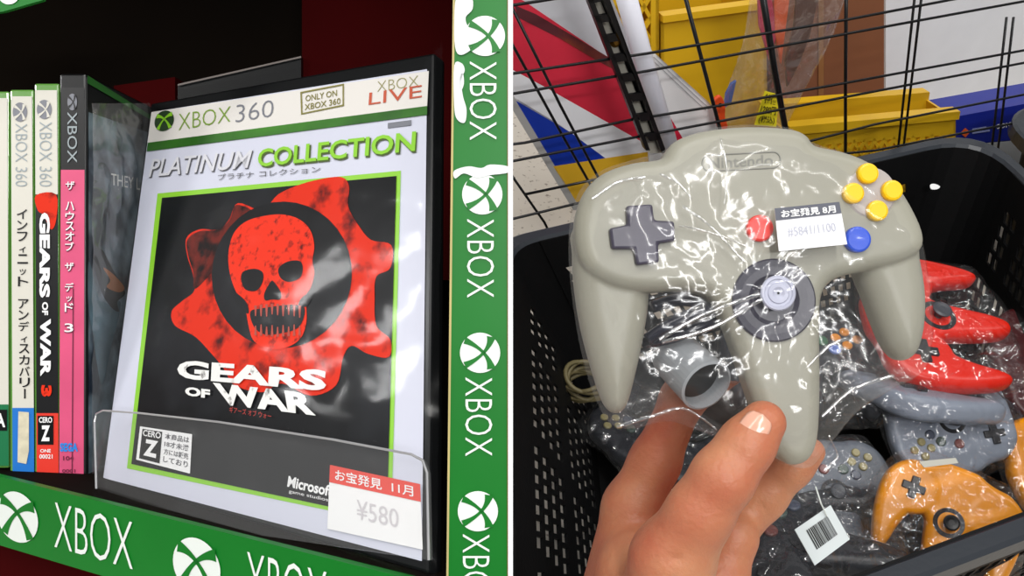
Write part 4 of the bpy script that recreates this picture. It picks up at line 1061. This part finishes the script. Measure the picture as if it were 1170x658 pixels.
# ring finger: its tip shows right of the centre prong
limb([((770, 700, 0.380), 14), ((822, 622, 0.382), 12.0), ((872, 566, 0.377), 10.3), ((905, 532, 0.371), 8.8), ((926, 516, 0.366), 6.6)], join=3.5)
# little finger underneath
limb([((780, 740, 0.372), 15), ((822, 660, 0.368), 12.5), ((838, 612, 0.370), 10.5), ((842, 596, 0.376), 9)], join=3.0)
# thumb in front
limb([((752, 720, 0.352), 21), ((768, 640, 0.336), 17.5), ((800, 585, 0.326), 13.2), ((826, 545, 0.322), 12.4), ((853, 508, 0.3225), 10.8), ((872, 483, 0.3235), 9.2)], k=5, join=9)
# creases
def groove(a, b, r, dp):
    global f
    c = capsule(X, Y, Z, a, b, r, r); f = np.maximum(f, -(c)) if dp is None else f + dp * np.exp(-(np.maximum(c, 0) / 1.2) ** 2)
groove(hp(828, 520, 0.311), hp(842, 536, 0.309), 0.3, 0.9)
groove(hp(765, 640, 0.318), hp(812, 622, 0.320), 0.4, 1.3)
groove(hp(762, 652, 0.320), hp(806, 634, 0.320), 0.3, 0.8)
groove(hp(838, 512, 0.312), hp(850, 526, 0.310), 0.3, 0.5)
groove(hp(868, 576, 0.366), hp(880, 590, 0.368), 0.3, 0.9)
V_, F_ = nets(f, lo, st)
V_ = np.array(V_) * 0.001
Rn = np.array(R3); Vw = V_ @ Rn.T + np.array(CAM)
m_skin = mat('skin', (192, 130, 94), 0.5, var2=(176, 88, 62), vscale=28, thr=(0.35, 0.75), bump=0.25, bscale=420, sss=0.25)
hand = thing('person', W(760, 900, 0.36), 'hand of a person reaching up from below, thumb in front of the controller', 'person')
body_ = mesh('hand', Vw, F_, m_skin, hand, smooth=True)
sm_ = body_.modifiers.new('smooth', 'SMOOTH'); sm_.factor = 0.5; sm_.iterations = 3
# thumb nail: a curved plate set in the thumb
n0 = np.array(hp(861, 493, 0.3228)) * 0.001
tipd = (Vector(hp(876, 472, 0.3235)) - Vector(hp(850, 508, 0.3225))).normalized()
nrm = Vector((-0.42, 0.10, 0.9)); nrm = (nrm - tipd * nrm.dot(tipd)).normalized(); sd_ = tipd.cross(nrm)
mb = MB(); nu, nv = 12, 14
for j in range(nv + 1):
    for i in range(nu + 1):
        u = i / nu * 2 - 1; v = j / nv * 2 - 1
        wdt = 5.9 * math.sqrt(max(0, 1 - abs(v) ** 5)) * (1 - 0.06 * v) + 0.3
        a = u * wdt / 10.4
        r = 10.35 + 0.15 - 0.9 * max(0, v - 0.3)
        p = Vector(n0) * 1000 + tipd * (v * 7.0) + sd_ * (math.sin(a) * r) + nrm * (math.cos(a) * r - 0.35 * u * u)
        mb.v.append(tuple(CAM + R3 @ (p * 0.001)))
for j in range(nv):
    for i in range(nu):
        a = j * (nu + 1) + i; mb.f.append([a, a + 1, a + nu + 2, a + nu + 1])
nl = mb.build('thumb_nail', mat('nail', (226, 170, 146), 0.22, coat=0.4), body_, smooth=True, label='short pale thumb nail')
md = nl.modifiers.new('thickness', 'SOLIDIFY'); md.thickness = 0.0006; md.offset = -1
